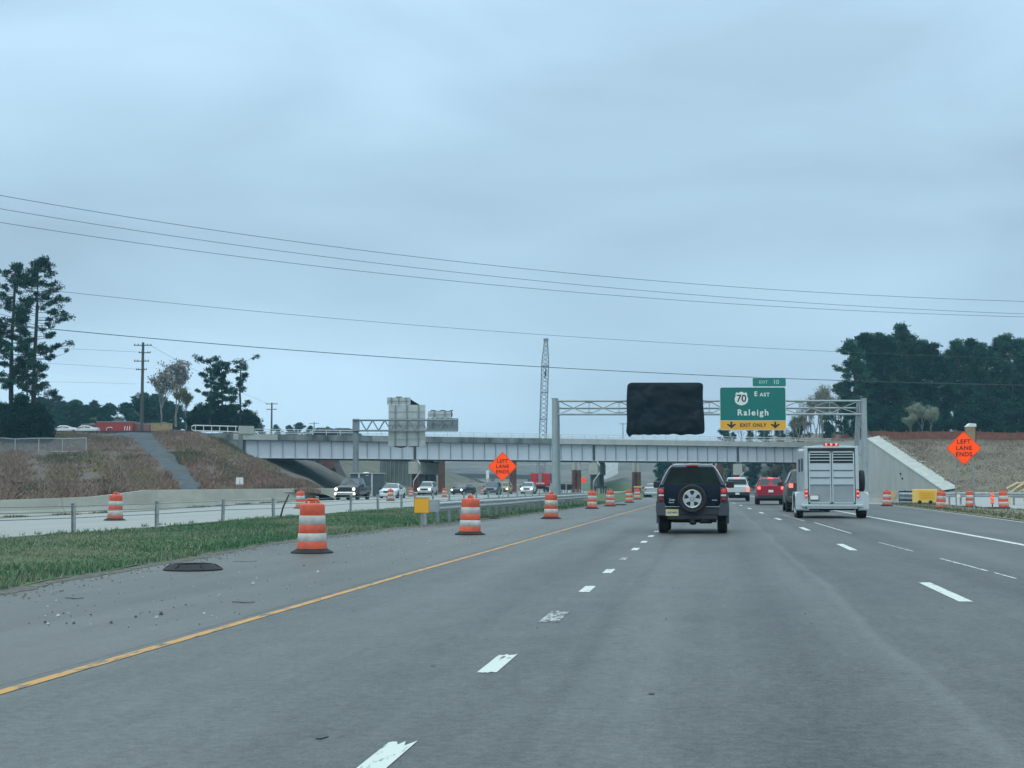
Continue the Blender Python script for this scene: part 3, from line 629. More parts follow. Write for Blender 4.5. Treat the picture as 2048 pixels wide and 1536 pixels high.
# right barrier near the trailer
rb = thing('concrete_barrier', 'low pale concrete barrier on the right behind the horse trailer', 'barrier', G(1640,1006))
o0 = Vector(rb.location); A = G(1640,1006)-o0; B = G(1802,1009.5)-o0; d = (B-A).normalized(); nn = Vector((-d.y, d.x, 0)); nn = nn if nn.y > 0 else -nn
mb = MB(); mb.grid([[A+nn*a+Vector((0,0,b)) for a, b in ((0,0),(.1,.1),(.2,.4),(.26,.95),(.42,.95),(.6,0))], [B+nn*a+Vector((0,0,b)) for a, b in ((0,0),(.1,.1),(.2,.4),(.26,.93),(.42,.93),(.6,0))]])
mb.build('wall', conc, rb); p = B-d*.8; mb = MB(); mb.prism([p+Vector((-.09,-.03,.45)), p+Vector((.1,-.03,.45)), p+Vector((.12,0,.75)), p+Vector((-.02,0,.85)), p+Vector((-.12,0,.7))], (0,-.02,0)); mb.build('paint_mark', mat('yellow_mark', (.6,.33,.06), .7), rb)
# ramp beyond the right guardrail, gore grass
strip('ramp_road', lambda y: 13.4+(y-60)*.03, lambda y: 26+(y-60)*.05, 40, 160, .003, asphalt('ramp_asphalt', (.22,.225,.22), (.40,.405,.39), wear=.4))
mb = MB(); rows = []
for i in range(60):
    y = 30+i*1.2; xl = float(np.interp(y, [20,50,75,100], [10.3,10.62,11.15,11.6]))-.02; xr = float(np.interp(y, [30,60,75,102],[21,18,14.5,12.2]))
    rows.append([(xl+(xr-xl)*k/6, y, .02+.10*math.sin(k/6*math.pi)) for k in range(7)])
mb.grid(rows); tag(mb.build('gore_verge', mat('gore_soil', (.12,.11,.07), .95, col2=(.20,.19,.12), scale=1.2, bump=.5, bscale=8)), kind='structure')
rs = np.random.RandomState(21); yy = rs.uniform(45, 100, 9000); xx = np.interp(yy,[50,75,100],[10.65,11.2,11.6])+rs.uniform(0,1,9000)**1.2*np.interp(yy,[45,60,75,102],[8,6.5,3.2,.6])
tag(tuft_field('gore_grass', np.stack([xx,yy,np.full(9000,.05)],1), .10, .03, [gr2,b1,b3,b4], 31, .8), kind='stuff')
# ================================================================== traffic drums
TX = Matrix(((1,0,0,0),(0,0,-1,0),(0,1,0,0),(0,0,0,1)))       # text plane facing the camera side (-Y)
def T(x, y, z): return Matrix.Translation((x, y, z)) @ TX
def make_drum():
    t = thing('traffic_drum', 'd', 'traffic drum', (0,0,0), 0, 'orange and white traffic drums')
    mb = MB(); mb.lathe([(.10,.0),(.385,0),(.395,.018),(.37,.035),(.31,.062),(.285,.085),(.27,.06),(.1,.05)], n=28); mb.build('rubber_base', black_rub, t, smooth=35)
    mb = MB(); mb.lathe([(.262,.06),(.262,.075),(.275,.08),(.272,.20),(.262,.215),(.264,.22),(.258,.36),(.251,.37),(.253,.38),(.247,.52),(.240,.53),(.243,.545),(.237,.69),(.230,.70),(.232,.71),(.228,.86),(.215,.895),(.17,.915),(.0,.915)], n=32)
    mb.build('body', orange_pl, t, smooth=35)
    for z0, z1, r0, r1 in ((.215,.365,.2665,.2615),(.525,.690,.2475,.2395)):
        mb = MB(); mb.lathe([(r0-.004,z0),(r0,z0+.004),(r1,z1-.004),(r1-.004,z1)], n=32); mb.build('reflective_band', refl_w, t, smooth=50)
    mb = MB(); mb.path([(-.12,0,.90),(-.11,0,.965),(-.07,0,.985),(.07,0,.985),(.11,0,.965),(.12,0,.90)], .022, 8); mb.box((0,0,.93),(.10,.03,.06)); mb.build('handle', orange_pl, t, smooth=50)
    return t
drum0 = make_drum(); used = [0]
DR = [(624,1106,'nearest and largest traffic drum, on the shoulder beside the grass'),
 (940,1069.5,'second nearest drum on the left shoulder, in front of the guardrail start'),
 (1102,1037.5,'third drum on the left shoulder, below the left gantry post'),
 (1184,1017.5,'fourth drum on the left shoulder, at the far end of the guardrail'),
 (1220,1012.5,'fifth drum on the left shoulder, just past the end of the guardrail'),
 (1258.5,1005.5,'sixth drum on the left shoulder, left of the dark SUV'),
 (1275,999,'seventh drum on the left shoulder, small, before the close pair by the SUV'),
 (1298,994,'right drum of the far close pair left of the dark SUV'),
 (1293,992,'left drum of the far close pair left of the dark SUV'),
 (230,1041,'lone drum on the oncoming lanes in front of the long barrier, leftmost of all'),
 (601,1017,'drum on the oncoming lanes just behind the nearest drum'),
 (781,1001.5,'drum standing in front of the white oncoming sedan'),
 (822,993,'drum between the white sedan and the silver crossover'),
 (889,994.5,'drum on the oncoming lanes in front of the rusty column'),
 (966,989,'drum at the front of the dark far car under the orange diamond sign'),
 (984.5,984.5,'small far drum beside the right headlight of the far car'),
 (913,981.5,'small far drum just right of the silver crossover'),
 (948.5,982,'smallest far drum between the dark car and the diamond sign'),
 (1774,1012,'drum in front of the low barrier right of the horse trailer'),
 (1882,1018,'drum just right of the yellow end panel, beside the right diamond sign'),
 (1941,1014,'greyish drum between the two posts of the right diamond sign'),
 (2008,1017,'rightmost drum, by the broken timber at the frame edge')]
for i, (px, py, lab) in enumerate(DR):
    p = G(px, py); r = (i*2.1) % 6.28
    if i == 0: drum0.location = p; drum0.rotation_euler = (0,0,.12); drum0['label'] = lab
    else: d_ = dup(drum0, p, .12+r*.05, lab); d_.rotation_euler = (.022*math.sin(i*1.7), .03*math.sin(i*2.9), .12+r)
vp = thing('vertical_panel', 'narrow orange and white barricade panel left of the rightmost drum', 'barricade', G(1985,1017))
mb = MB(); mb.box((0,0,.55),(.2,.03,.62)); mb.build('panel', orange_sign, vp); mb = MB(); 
for z in (.38,.58,.78): mb.prism([(-.1,-.017,z),(.1,-.017,z-.1),(.1,-.017,z-.02),(-.1,-.017,z+.08)], (0,-.003,0))
mb.build('stripes', refl_w, vp); mb = MB(); mb.box((0,0,.04),(.6,.4,.08)); mb.box((0,0,.15),(.05,.05,.25)); mb.build('rubber_base', black_rub, vp)
def ring(px, py, lab, rz, s=1):
    mb = MB(); mb.lathe([(.275,.03),(.40,0),(.42,.0),(.425,.022),(.40,.042),(.34,.07),(.30,.105),(.285,.108),(.275,.10),(.27,.05)], n=32)
    for k in range(6):
        a = k*math.pi/3; mb.box((.35*math.cos(a), .35*math.sin(a), .07), (.10,.02,.02), rot=Matrix.Rotation(a,3,'Z') @ Matrix.Rotation(.6,3,'Y'))
    o = mb.build('drum_base_ring', black_rub, smooth=35); o.location = G(px, py); o.rotation_euler = (0,0,rz); o.scale = (s*.95,s*.95,s*.8); tag(o, lab, 'rubber ring')
ring(386, 1140, 'black rubber ring lying empty on the shoulder left of the nearest drum', .2, 1.08)
ring(979, 1037.5, 'flattened black rubber ring half in the grass behind the second drum', 0)
ring(1241, 1010.5, 'thin black rubber ring on the shoulder between the fifth and sixth drums', 0)
# ================================================================== cable barrier in the median
cb = thing('cable_barrier', 'three-cable median barrier on short grey steel posts along the grass', 'barrier', (-16.6, 30, 0))
posts = [G(px, py) for px, py in ((-190,1098),(-40,1084.5),(147,1071.5),(313,1059.5),(445,1048.5),(547,1043),(634,1035),(701,1028.5),(756,1025.5),(803,1022.5))]
p = posts[-1]; d = (G(803,1022.5)-G(756,1025.5)); yv = p.y
while yv < 215: yv += 4.9; posts.append(Vector((-15.25, yv, 0)))
o0 = Vector(cb.location)
for i, p in enumerate(posts):
    q = Vector((p.x, p.y, 0))-o0; mb = MB(); ln = (.035*math.sin(i*2.1), .02*math.cos(i*1.3), 0)
    Mx = Matrix.Rotation(ln[0], 3, 'Y'); 
    for c, dd in (((-.045,0,.39),(.012,.06,.84)),((.045,0,.39),(.012,.06,.84)),((0,.03,.39),(.09,.012,.84))): mb.box(q+Mx@Vector(c), dd, rot=Mx)
    mb.box(q+Mx@Vector((0,0,.81)),(.11,.07,.03), rot=Mx); mb.build('post', galv, cb)
for z in (.45, .60, .74):
    mb = MB(); mb.path([Vector((p.x, p.y-.0, z+.012*math.sin(i*1.9)))-o0+Vector((.05 if z != .6 else -.05, 0, 0)) for i, p in enumerate(posts)], .0115, 5); mb.build('cable', galv_d, cb, smooth=60)
st = MB(); a = G(559,1043); st.path([a, U(566,1015,a.y/math.cos(0)*.995 if False else (a-CAM).dot(_cf)), U(578,989,(a-CAM).dot(_cf)-.2)], [.035,.03,.022], 6)
for v in range(len(st.v)): st.v[v] = tuple(Vector(st.v[v])-a)
o = st.build('leaning_stake', mat('dark_stake', (.04,.045,.05), .8)); o.location = a; tag(o, 'thin dark stake leaning to the right beside the cable barrier', 'stake')
# ================================================================== guardrails
WP = [(0,.0),(0,.02),(-.055,.06),(-.055,.10),(0,.14),(0,.17),(-.055,.21),(-.055,.25),(0,.29),(0,.31)]
def wbeam(mb, path, z0, prof=WP, side=1, th=.012):
    rows = []
    for z_, dz in ((0,0),):
        for i, p in enumerate(path):
            a = path[max(0,i-1)]; b = path[min(len(path)-1,i+1)]; d = (b-a); d.z = 0; d.normalize(); nn = Vector((d.y,-d.x,0))*side
            rows.append([p+nn*(-q[0])+Vector((0,0,z0+q[1])) for q in prof]+[p+nn*(-q[0]-th)+Vector((0,0,z0+q[1])) for q in reversed(prof)])
    mb.loft(rows)
ga = [G(872,1051.5), G(940,1042.5), G(1010,1034), G(1060,1026), G(1110,1019.5), G(1145,1015), G(1176,1011)]
ga = [Vector((v.x, v.y, 0)) for v in ga]
P2 = []
for a, b in zip(ga, ga[1:]):
    n = max(1, round((b-a).length/1.9)); P2 += [a.lerp(b, i/n) for i in range(n)]
P2.append(ga[-1])
gr_ = thing('guardrail', 'galvanised guardrail between the grass and the left shoulder', 'guardrail', P2[0]); o0 = P2[0]
mb = MB(); wbeam(mb, [p-o0 for p in P2], .44); mb.build('rail', galv, gr_, smooth=30)
for i, p in enumerate(P2):
    q = p-o0; mb = MB(); x0 = -.30
    mb.box(q+Vector((x0,0,.36)), (.012,.10,.78)); mb.box(q+Vector((x0-.06,0,.36)), (.11,.012,.78)); mb.box(q+Vector((x0-.12,0,.36)), (.012,.10,.78)); mb.build('post', galv_d if i else galv, gr_)
    mb = MB(); mb.box(q+Vector((-.15,0,.6)), (.26,.13,.30)); mb.build('block', mat('spacer_block', (.16,.17,.17), .8), gr_)
mb = MB(); mb.box((-.03,-.12,.62),(.27,.30,.36)); mb.box((-.03,-.28,.62),(.30,.02,.40)); mb.build('end_terminal', mat('blue_grey_steel', (.34,.38,.42), .5, .4), gr_, bevel=.02)
# second rail face seen behind (the far face of the double guardrail)
mb = MB(); wbeam(mb, [p-o0+Vector((-.6,.4,0)) for p in P2[6:]], .44, side=-1); mb.build('rail', galv_d, gr_, smooth=30)
ym = thing('end_marker', 'yellow square object marker at the near end of the left guardrail', 'sign', G(843,1053.5))
mb = MB(); mb.box((0,0,.64),(.47,.012,.46)); mb.build('panel', mat('amber_sheet', (.72,.36,.02), .4, var=.04, emit=(.8,.4,.02), estr=.06), ym, bevel=.004); mb = MB(); mb.box((0,.03,.18),(.06,.03,.4)); mb.build('post', galv_d, ym)  # weak emission put into the amber face to brighten it; it is unlit
mb = MB()
for a, b, c, d in ((0,.862,.47,.014),(0,.418,.47,.014)): mb.box((a,-.008,b),(c,.004,d))
for sx in (-.228,.228): mb.box((sx,-.008,.64),(.014,.004,.43))
mb.build('border', mat('dark_amber', (.25,.12,.02), .5), ym)
# right hand guardrail and amber panel
g2 = [Vector((v.x, v.y, 0)) for v in (G(1800,1010.5), G(1830,1011.5), G(1865,1012), G(1900,1010), G(1945,1009), G(2000,1009.5), G(2060,1011), G(2150,1015))]
P3 = []
for a, b in zip(g2, g2[1:]):
    n = max(1, round((b-a).length/1.5)); P3 += [a.lerp(b, i/n) for i in range(n)]
P3.append(g2[-1]); o0 = P3[0]
gr2_ = thing('guardrail', 'curving guardrail behind the right diamond sign along the ramp', 'guardrail', P3[0])
TH = WP+[(-.055,.35),(-.055,.39),(0,.43),(0,.45)]
mb = MB(); wbeam(mb, [p-o0 for p in P3], .50); mb.build('rail', galv, gr2_, smooth=30)
mb = MB()
for z in (.12,.36,.60): wbeam(mb, [p-o0+Vector((0,-.12,0)) for p in P3[:4]], z, prof=[(0,0),(-.06,.04),(-.06,.1),(0,.16)], th=.03)
mb.build('transition_panel', galv_d, gr2_)
mb = MB(); mb.prism([P3[0]-o0+Vector((-.02,.1,0)), P3[3]-o0+Vector((0,.1,0)), P3[3]-o0+Vector((0,.1,.9)), P3[0]-o0+Vector((-.02,.1,.9))], (0,.05,0)); mb.build('backing_plate', black_pl, gr2_)
for i, p in enumerate(P3):
    mb = MB(); mb.box(p-o0+Vector((0,.22,.42)), (.10,.16,.86)); mb.build('post', galv_d, gr2_)
    if i > 4:
        mb = MB(); c = p-o0+Vector((.5,-.06,.60)); mb.prism([c+Vector((-.16,0,-.10)), c+Vector((.16,0,-.10)), c+Vector((.12,0,.07)), c+Vector((-.14,0,.09))], (0,-.02,0)); mb.build('reflector', mat('cream_reflector', (.72,.66,.45), .5), gr2_)
ap = thing('crash_cushion_panel', 'amber yellow panel on the end of the right guardrail beside the drum', 'panel', G(1850,1013))
mb = MB(); mb.box((0,0,.62),(1.45,.06,.80)); mb.build('panel', mat('yellow_panel', (.74,.47,.09), .5, col2=(.80,.56,.16)), ap, bevel=.05)
mb = MB(); mb.box((.12,-.036,.66),(.92,.01,.50)); mb.build('sheet', mat('amber_sheet2', (.76,.40,.03), .4, var=.03), ap)
mb = MB()
for z in (.55,.66,.78): mb.box((.1,-.044,z),(.66,.006,.02))
mb.build('crease', mat('ochre', (.45,.26,.04), .6), ap)
for sx in (-.3,.32): mb = MB(); mb.lathe([(.11,-.05),(.11,.05)], (sx,-.02,.26), 14, 'y', close=True); mb.build('wheel', black_rub, ap)
mb = MB(); rnd = random.Random(5)
tb = Vector(G(2035,1008)); 
for k in range(6):
    a = rnd.uniform(.15,.7); L_ = rnd.uniform(.9,2.0); c = Vector((rnd.uniform(-.6,.6), rnd.uniform(-.4,.4), .9+.12*k)); mb.box(c, (L_, .16, .06), rot=Matrix.Rotation(rnd.uniform(-.3,.3),3,'Z') @ Matrix.Rotation(-a,3,'Y'))
for sx in (-.5,.45): mb.box((sx,0,.45),(.12,.12,.95))
o = mb.build('broken_timber', mat('fresh_timber', (.62,.50,.27), .8, scale=4)); o.location = tb; tag(o, 'splintered pale timber boards piled behind the rightmost drum', 'timber')
# ================================================================== orange diamond signs
def diamond(px, D, pyc, half, lines, label, posts, zpost):
    base = H(px, D, 0); t = thing('road_work_sign', label, 'road sign', base); zc = U(px, pyc, D).z
    def dia(h, y0, r=.06):
        out = []
        for k, (cx, cz) in enumerate(((0,-1),(1,0),(0,1),(-1,0))):
            for j in (-1, 0, 1):
                ang = math.pi/2*k - math.pi/2 + j*.6; out.append((cx*(h-r*1.4)+r*math.cos(ang), y0, zc+cz*(h-r*1.4)+r*math.sin(ang)))
        return out
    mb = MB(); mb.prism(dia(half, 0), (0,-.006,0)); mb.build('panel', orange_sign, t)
    mb = MB(); a = dia(half*.985, -.007); b = dia(half*.955, -.007); n = len(a); mb.add(a+b, [(i,(i+1)%n,n+(i+1)%n,n+i) for i in range(n)]); mb.build('border', black_ink, t)
    mb = MB()
    for k, s in enumerate(lines): text_mb(s, .30, T(0, -.012, zc+.33*(1-k)*.96), mb, off=.008, spacing=1.12)
    mb.build('lettering', black_ink, t)
    for x in posts: mb = MB(); mb.box((x,.04,zc/2+zpost/2),(.06,.05,zc+zpost)); mb.box((x,.07,zc/2+zpost/2),(.02,.05,zc+zpost)); mb.build('post', galv_d if len(posts) > 1 else galv, t)
    return t
diamond(1005, 84.5, 933, .875, ('LEFT','LANE','ENDS'), 'orange LEFT LANE ENDS diamond sign on one post left of the crane', (0,), .1)
s2 = diamond(1930.5, 71, 896, .85, ('LEFT','LANE','ENDS'), 'orange LEFT LANE ENDS diamond sign on two posts at the right', (-.42,.44), -.45); 
so_ = thing('road_work_sign', 'tiny far orange diamond sign seen under the bridge by the double columns', 'road sign', H(1167,250)); mb = MB()
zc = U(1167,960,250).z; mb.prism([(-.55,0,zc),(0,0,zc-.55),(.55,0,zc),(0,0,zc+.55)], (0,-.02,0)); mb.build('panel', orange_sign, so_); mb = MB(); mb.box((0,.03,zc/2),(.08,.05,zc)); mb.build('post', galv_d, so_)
ps = thing('double_sign', 'small pale twin panels on a thin post behind the left barrier', 'sign', H(479,104,.4)); D = 104
z = U(479,963,D).z-.4; mb = MB(); mb.box((-.15,0,z),(.27,.02,.60), rot=Matrix.Rotation(.05,3,'Y')); mb.build('panel', white_paint, ps); mb = MB(); mb.box((.15,0,z),(.25,.02,.60), rot=Matrix.Rotation(-.06,3,'Y')); mb.build('panel', white_paint, ps); mb = MB(); mb.box((0,.02,z/2),(.05,.04,z)); mb.build('post', galv_d, ps)
# ================================================================== right-hand sign gantry
ggal = mat('gantry_galvanised', (.33,.375,.385), .5, .35, var=.12, scale=1.5); ggal_d = mat('gantry_weathered', (.20,.235,.25), .6, .3, var=.15, scale=1.5)
GD = 101.0; L0 = H(1110, GD); R0 = H(1731, GD); gv = (R0-L0); gl = gv.length; ga_ = math.atan2(gv.y, gv.x)
gant = thing('sign_gantry', 'tall galvanised overhead sign gantry with a lattice beam spanning our lanes', 'gantry', L0, ga_)
zt = U(1110,797,GD).z; zb1 = U(1110,801,GD).z; zm = U(1110,814,GD).z; zb2 = U(1110,828,GD).z
for x, s in ((0,1),(gl,-1)):
    mb = MB(); mb.tube((x,-.0,-.1),(x,0,zt),.235,.20,n=20); mb.tube((x,0,zt),(x,0,zt+.05),.23,n=20); mb.build('post', ggal, gant, smooth=40)
    mb = MB(); mb.tube((x+s*.30,2.2,-.1),(x+s*.18,.75,zm+.15),.20,.18,n=18); mb.build('post', ggal, gant, smooth=40)
    mb = MB()
    for z in (1.2,3.2,5.2): mb.tube((x,0,z),(x+s*.28,1.9-z*.18,z+.5),.05,n=6)
    mb.build('brace', ggal_d, gant)
    mb = MB(); mb.box((x,1.1,.12),(1.3,3.4,.35)); mb.build('footing', conc, gant)
for y_, z in ((0,zb1),(1.1,zm),(0,zb2)): mb = MB(); mb.tube((.15,y_,z),(gl-.15,y_,z),.075,n=10); mb.build('chord', ggal, gant, smooth=50)
for (ya, za, yb, zb_) in ((0,zb1,1.1,zm),(0,zb2,1.1,zm),(0.02,zb1,.02,zb2)):
    mb = MB(); n = 20; 
    if ya == .02: 
        for i in range(0, n+1, 2): mb.tube((.3+(gl-.6)*i/n,0,zb1),(.3+(gl-.6)*i/n,0,zb2),.028,n=6)
    else:
        for i in range(n):
            a, b = .3+(gl-.6)*i/n, .3+(gl-.6)*(i+1)/n
            mb.tube((a,ya,za) if i%2 == 0 else (a,yb,zb_), (b,yb,zb_) if i%2 == 0 else (b,ya,za), .035, n=6)
        for i in range(2 if za == zb1 else 2, n, 2): mb.box((.3+(gl-.6)*i/n, ya+.02, za+(.09 if za == zb2 else -.08)), (.52,.03,.15))
    mb.build('lattice', ggal, gant)
for x in (.2, gl-.2): mb = MB(); mb.box((x,.55,zm),(.12,1.2,zb1-zb2+.2)); mb.build('end_plate', ggal_d, gant)
GX = gv.normalized()
def on_gantry(px, y=-.32): 
    # position along the beam for column px
    lo, hi = 0.0, gl
    for _ in range(40):
        m = (lo+hi)/2; q = L0+GX*m+Vector((0,0,7))-CAM; c = 1024+FPX*q.dot(_cr)/q.dot(_cf)
        if c < px: lo = m
        else: hi = m
    return L0+GX*m+Vector((GX.y,-GX.x,0))*(-y)
# green guide sign
sx0, sx1 = on_gantry(1438), on_gantry(1570); sw = (sx1-sx0).length; Dg = ((sx0+sx1)/2-CAM).dot(_cf)
zt_, zb_ = U(1504,773,Dg).z, U(1504,860,Dg).z; sh = zt_-zb_
gs = thing('guide_sign', 'green US 70 EAST Raleigh guide sign with yellow EXIT ONLY strip hung on the gantry', 'highway sign', at_z((sx0+sx1)/2, zb_), ga_)
green = mat('green_sign_sheet', (.001,.150,.125), .4, var=.05, scale=1); amber = mat('exit_only_amber', (.76,.38,.025), .4, var=.05, scale=1.5); sw_w = mat('white_sign_sheet', (.72,.76,.72), .4, var=.05)
def rrect(x0, x1, z0, z1, r, y, corners=(1,1,1,1)):
    out = []
    for k, (cx, cz, a0) in enumerate(((x1-r,z0+r,-90),(x1-r,z1-r,0),(x0+r,z1-r,90),(x0+r,z0+r,180))):
        if corners[k]:
            for j in range(5): a = R(a0+j*22.5); out.append((cx+r*math.cos(a), y, cz+r*math.sin(a)))
        else: out.append((x1 if k < 2 else x0, y, z0 if k in (0,3) else z1))
    return out
kz = sw/670; X = lambda u: (u-1655)*kz; Z = lambda v: (615-v)*kz*sh/(445*kz)      # from enlarged-view units to metres
mb = MB(); mb.prism(rrect(-sw/2, sw/2, 0, sh, .16, 0), (0,-.05,0)); mb.build('panel', sw_w, gs)
mb = MB(); mb.prism(rrect(-sw/2+.035, sw/2-.035, Z(514), sh-.035, .14, -.0525, (0,1,1,0)), (0,-.004,0)); mb.build('green_field', green, gs)
mb = MB(); mb.prism(rrect(-sw/2+.035, sw/2-.035, .035, Z(514)-.03, .14, -.0525, (1,0,0,1)), (0,-.004,0)); mb.build('exit_only_strip', amber, gs)
yt = -.062
mb = MB(); text_mb('Raleigh', .60, T(X(1655),yt,Z(436)), mb, off=.014, spacing=1.28); text_mb('AST', .36, T(X(1775),yt,Z(250)), mb, off=.010, spacing=1.2); text_mb('E', .46, T(X(1685),yt,Z(243)), mb, off=.012); mb.build('lettering', sw_w, gs)
mb = MB(); text_mb('EXIT ONLY', .34, T(X(1655),yt,Z(565)), mb, off=.009, spacing=1.12); mb.build('lettering', black_ink, gs)
for u in (1435,1878):
    mb = MB(); c = X(u); zz_ = Z(565); k = .0068
    mb.prism([(c+a*k, yt, zz_-b*k) for a, b in ((0,32),(-14,20),(-48,-8),(-40,-18),(-10,-4),(-10,-38),(10,-38),(10,-4),(40,-18),(48,-8),(14,20))], (0,-.004,0)); mb.build('arrow', black_ink, gs)
mb = MB(); cx, cz = X(1539), Z(288); r = .49
sh_p = [(-.18,-.98),(0,-1.05),(.18,-.98),(.5,-.9),(.85,-.62),(.98,-.2),(.92,.15),(.80,.38),(.86,.62),(.70,.92),(.42,.80),(.18,.96),(0,1.0),(-.18,.96),(-.42,.80),(-.70,.92),(-.86,.62),(-.80,.38),(-.92,.15),(-.98,-.2),(-.85,-.62),(-.5,-.9)]
mb.prism([(cx+a*r, yt, cz+b*r*.98) for a, b in sh_p], (0,-.004,0)); mb.build('route_shield', sw_w, gs)
mb = MB(); text_mb('70', .72, T(cx, yt-.012, cz-.02), mb, off=.012, spacing=1.0); mb.build('route_number', black_ink, gs)
mb = MB()
for x in (-sw*.3, sw*.3): mb.box((x,.12,sh/2),(.1,.14,sh*.96))
mb.build('mounting_beam', galv_d, gs)
tb_ = thing('exit_tab', 'small green EXIT 10 tab above the right corner of the guide sign', 'highway sign', at_z((sx0+sx1)/2, zt_), ga_)
x0, x1 = X(1652), X(1995); h_ = (170-72)*kz
mb = MB(); mb.prism(rrect(x0,x1,.02,h_,.08,-.003), (0,-.04,0)); mb.build('panel', sw_w, tb_)
mb = MB(); mb.prism(rrect(x0+.03,x1-.03,.05,h_-.03,.07,-.044), (0,-.004,0)); mb.build('green_field', mat('faded_green_sheet', (.008,.19,.165), .45, var=.08, scale=2), tb_)
mb = MB(); text_mb('EXIT', .30, T((x0+x1)/2-.42,-.055,h_/2), mb, off=.004); mb.build('lettering', mat('faded_white_sheet', (.42,.58,.54), .5), tb_); mb = MB(); text_mb('10', .44, T((x0+x1)/2+.48,-.055,h_/2), mb, off=.008); mb.build('exit_number', mat('faded_white_sheet', (.42,.58,.54), .5), tb_)
mb = MB(); mb.box(((x0+x1)/2,.1,h_/2-.2),(.1,.12,h_+.3)); mb.build('mounting_beam', galv_d, tb_)
# black wrapped sign
sx0, sx1 = on_gantry(1254), on_gantry(1406); sw = (sx1-sx0).length; Dg = ((sx0+sx1)/2-CAM).dot(_cf); zt_, zb_ = U(1330,764,Dg).z, U(1330,868,Dg).z; sh = zt_-zb_
ws = thing('covered_sign', 'overhead sign wrapped in ragged black plastic on the gantry above the dark SUV', 'highway sign', at_z((sx0+sx1)/2, zb_), ga_)
mb = MB(); mb.box((0,.1,sh/2),(sw*.93,.05,sh*.9)); mb.build('panel', galv_d, ws)
tarp = mat('black_tarp', (.001,.006,.011), .6, var=.4, scale=2, bump=.25, bscale=3, stretch=(.6,1,1.6), spec=.2)
nx, nz_ = 72, 50; V0 = []
for side in (0, 1):
    rows = []
    for j in range(nz_+1):
        v = j/nz_; r = []
        for i in range(nx+1):
            u = i/nx; n_ = noise.noise(Vector((u*5, v*4, 3))); n2 = noise.noise(Vector((u*14, v*9, 8)))
            bot = .10*noise.noise(Vector((u*9, 0, 1)))+.07*abs(math.sin(u*23))*noise.noise(Vector((u*6,2,2)))-.16*math.exp(-((u-.035)/.02)**2)-.03
            lf = .03*math.sin(v*7)-.10*(1-v)**2; rt = .05*math.sin(v*5+1)
            ck = lambda t: min(1, (min(t, 1-t)/.05))**.5
            cz = .10*(1-ck(u)) ; cx = .06*(1-ck(v))
            x = -sw/2+lf*(1-u)+(sw+rt*u)*u + cx*(1-2*u); z = bot*(1-v)+v*sh + cz*(1-2*v)
            bul = (1-abs(2*u-1)**10)*(1-abs(2*v-1)**10); puck = -.05*math.exp(-(((u-.93)/.07)**2+((v-.7)/.2)**2))*6
            r.append((x, (.24 if side else -.06)+(-.16 if not side else .08)*bul*(1+.9*n_+.35*n2)-(puck*.25 if not side else 0), z))
        rows.append(r)
    V0.append(rows)
mb = MB(); mb.grid(V0[0]); mb.grid(V0[1])
for e in (0, nz_): mb.grid([V0[0][e], V0[1][e]])
mb.grid([[r[0] for r in V0[0]], [r[0] for r in V0[1]]]); mb.grid([[r[-1] for r in V0[0]], [r[-1] for r in V0[1]]]); mb.build('plastic_cover', tarp, ws, smooth=60)
# ================================================================== left cantilever gantry (seen from behind)
CD = 165.0; C0 = H(711, CD); cg = thing('cantilever_gantry', 'dark cantilever sign gantry on one post at the left, seen from behind', 'gantry', C0, YAW)
k = CD/FPX; zt = U(711,840,CD).z; z2 = U(711,861,CD).z; al = 204*k
mb = MB(); mb.tube((0,0,-.1),(0,0,zt+.03),.36,.33,n=20); mb.box((0,0,zt-.6),(.75,.75,1.5)); mb.build('post', ggal_d, cg, smooth=40)
for z in (zt,z2):
    for y_ in (-.45,.45): mb = MB(); mb.tube((-.3,y_,z),(al,y_,z),.085,n=8); mb.build('chord', ggal_d, cg, smooth=50)
for y_ in (-.45,.45):
    mb = MB(); n = 16
    for i in range(n):
        a, b = .5+(al-.5)*i/n, .5+(al-.5)*(i+1)/n; mb.tube((a,y_,z2 if i%2 else zt),(b,y_,zt if i%2 else z2),.045,n=5)
    mb.build('lattice', ggal_d, cg)
mb = MB(); mb.tube((al,-.45,z2),(al,-.45,zt),.05,n=6); mb.tube((al,.45,z2),(al,.45,zt),.05,n=6); mb.build('end_plate', ggal_d, cg)
sheetb = mat('aluminium_sign_back', (.44,.47,.455), .5, .2, var=.10, scale=1.2)
def backsign(px0, px1, py0, py1, D, label, nb, hb, split=None, tarp_pts=None, name='overhead_sign', mt=None):
    c = H((px0+px1)/2, D, 0); k = D/FPX; z0, z1 = U(px0,py1,D).z, U(px0,py0,D).z; w = (px1-px0)*k; c.z = z0; h = z1-z0
    t = thing(name, label, 'highway sign', c, YAW); mb = MB(); mb.box((0,.03,h/2),(w,.03,h)); mb.build('panel', mt or sheetb, t)
    mb = MB()
    for i in range(1, hb+1): mb.box((0,-.02,h*i/(hb+1)),(w*.98,.05,.035))
    mb.build('stiffener', mat('sign_back_rib', (.30,.33,.33), .5, .3), t)
    mb = MB()
    for i in range(nb): mb.box((-w/2+w*(i+.6)/(nb+.2),-.12,h/2),(.12,.14,h*1.0))
    mb.build('mounting_beam', ggal_d, t); return t, w, h
bs, w, h = backsign(776,850,809,892,CD+.9, 'large square sign seen from behind in the middle of the left cantilever', 3, 5)
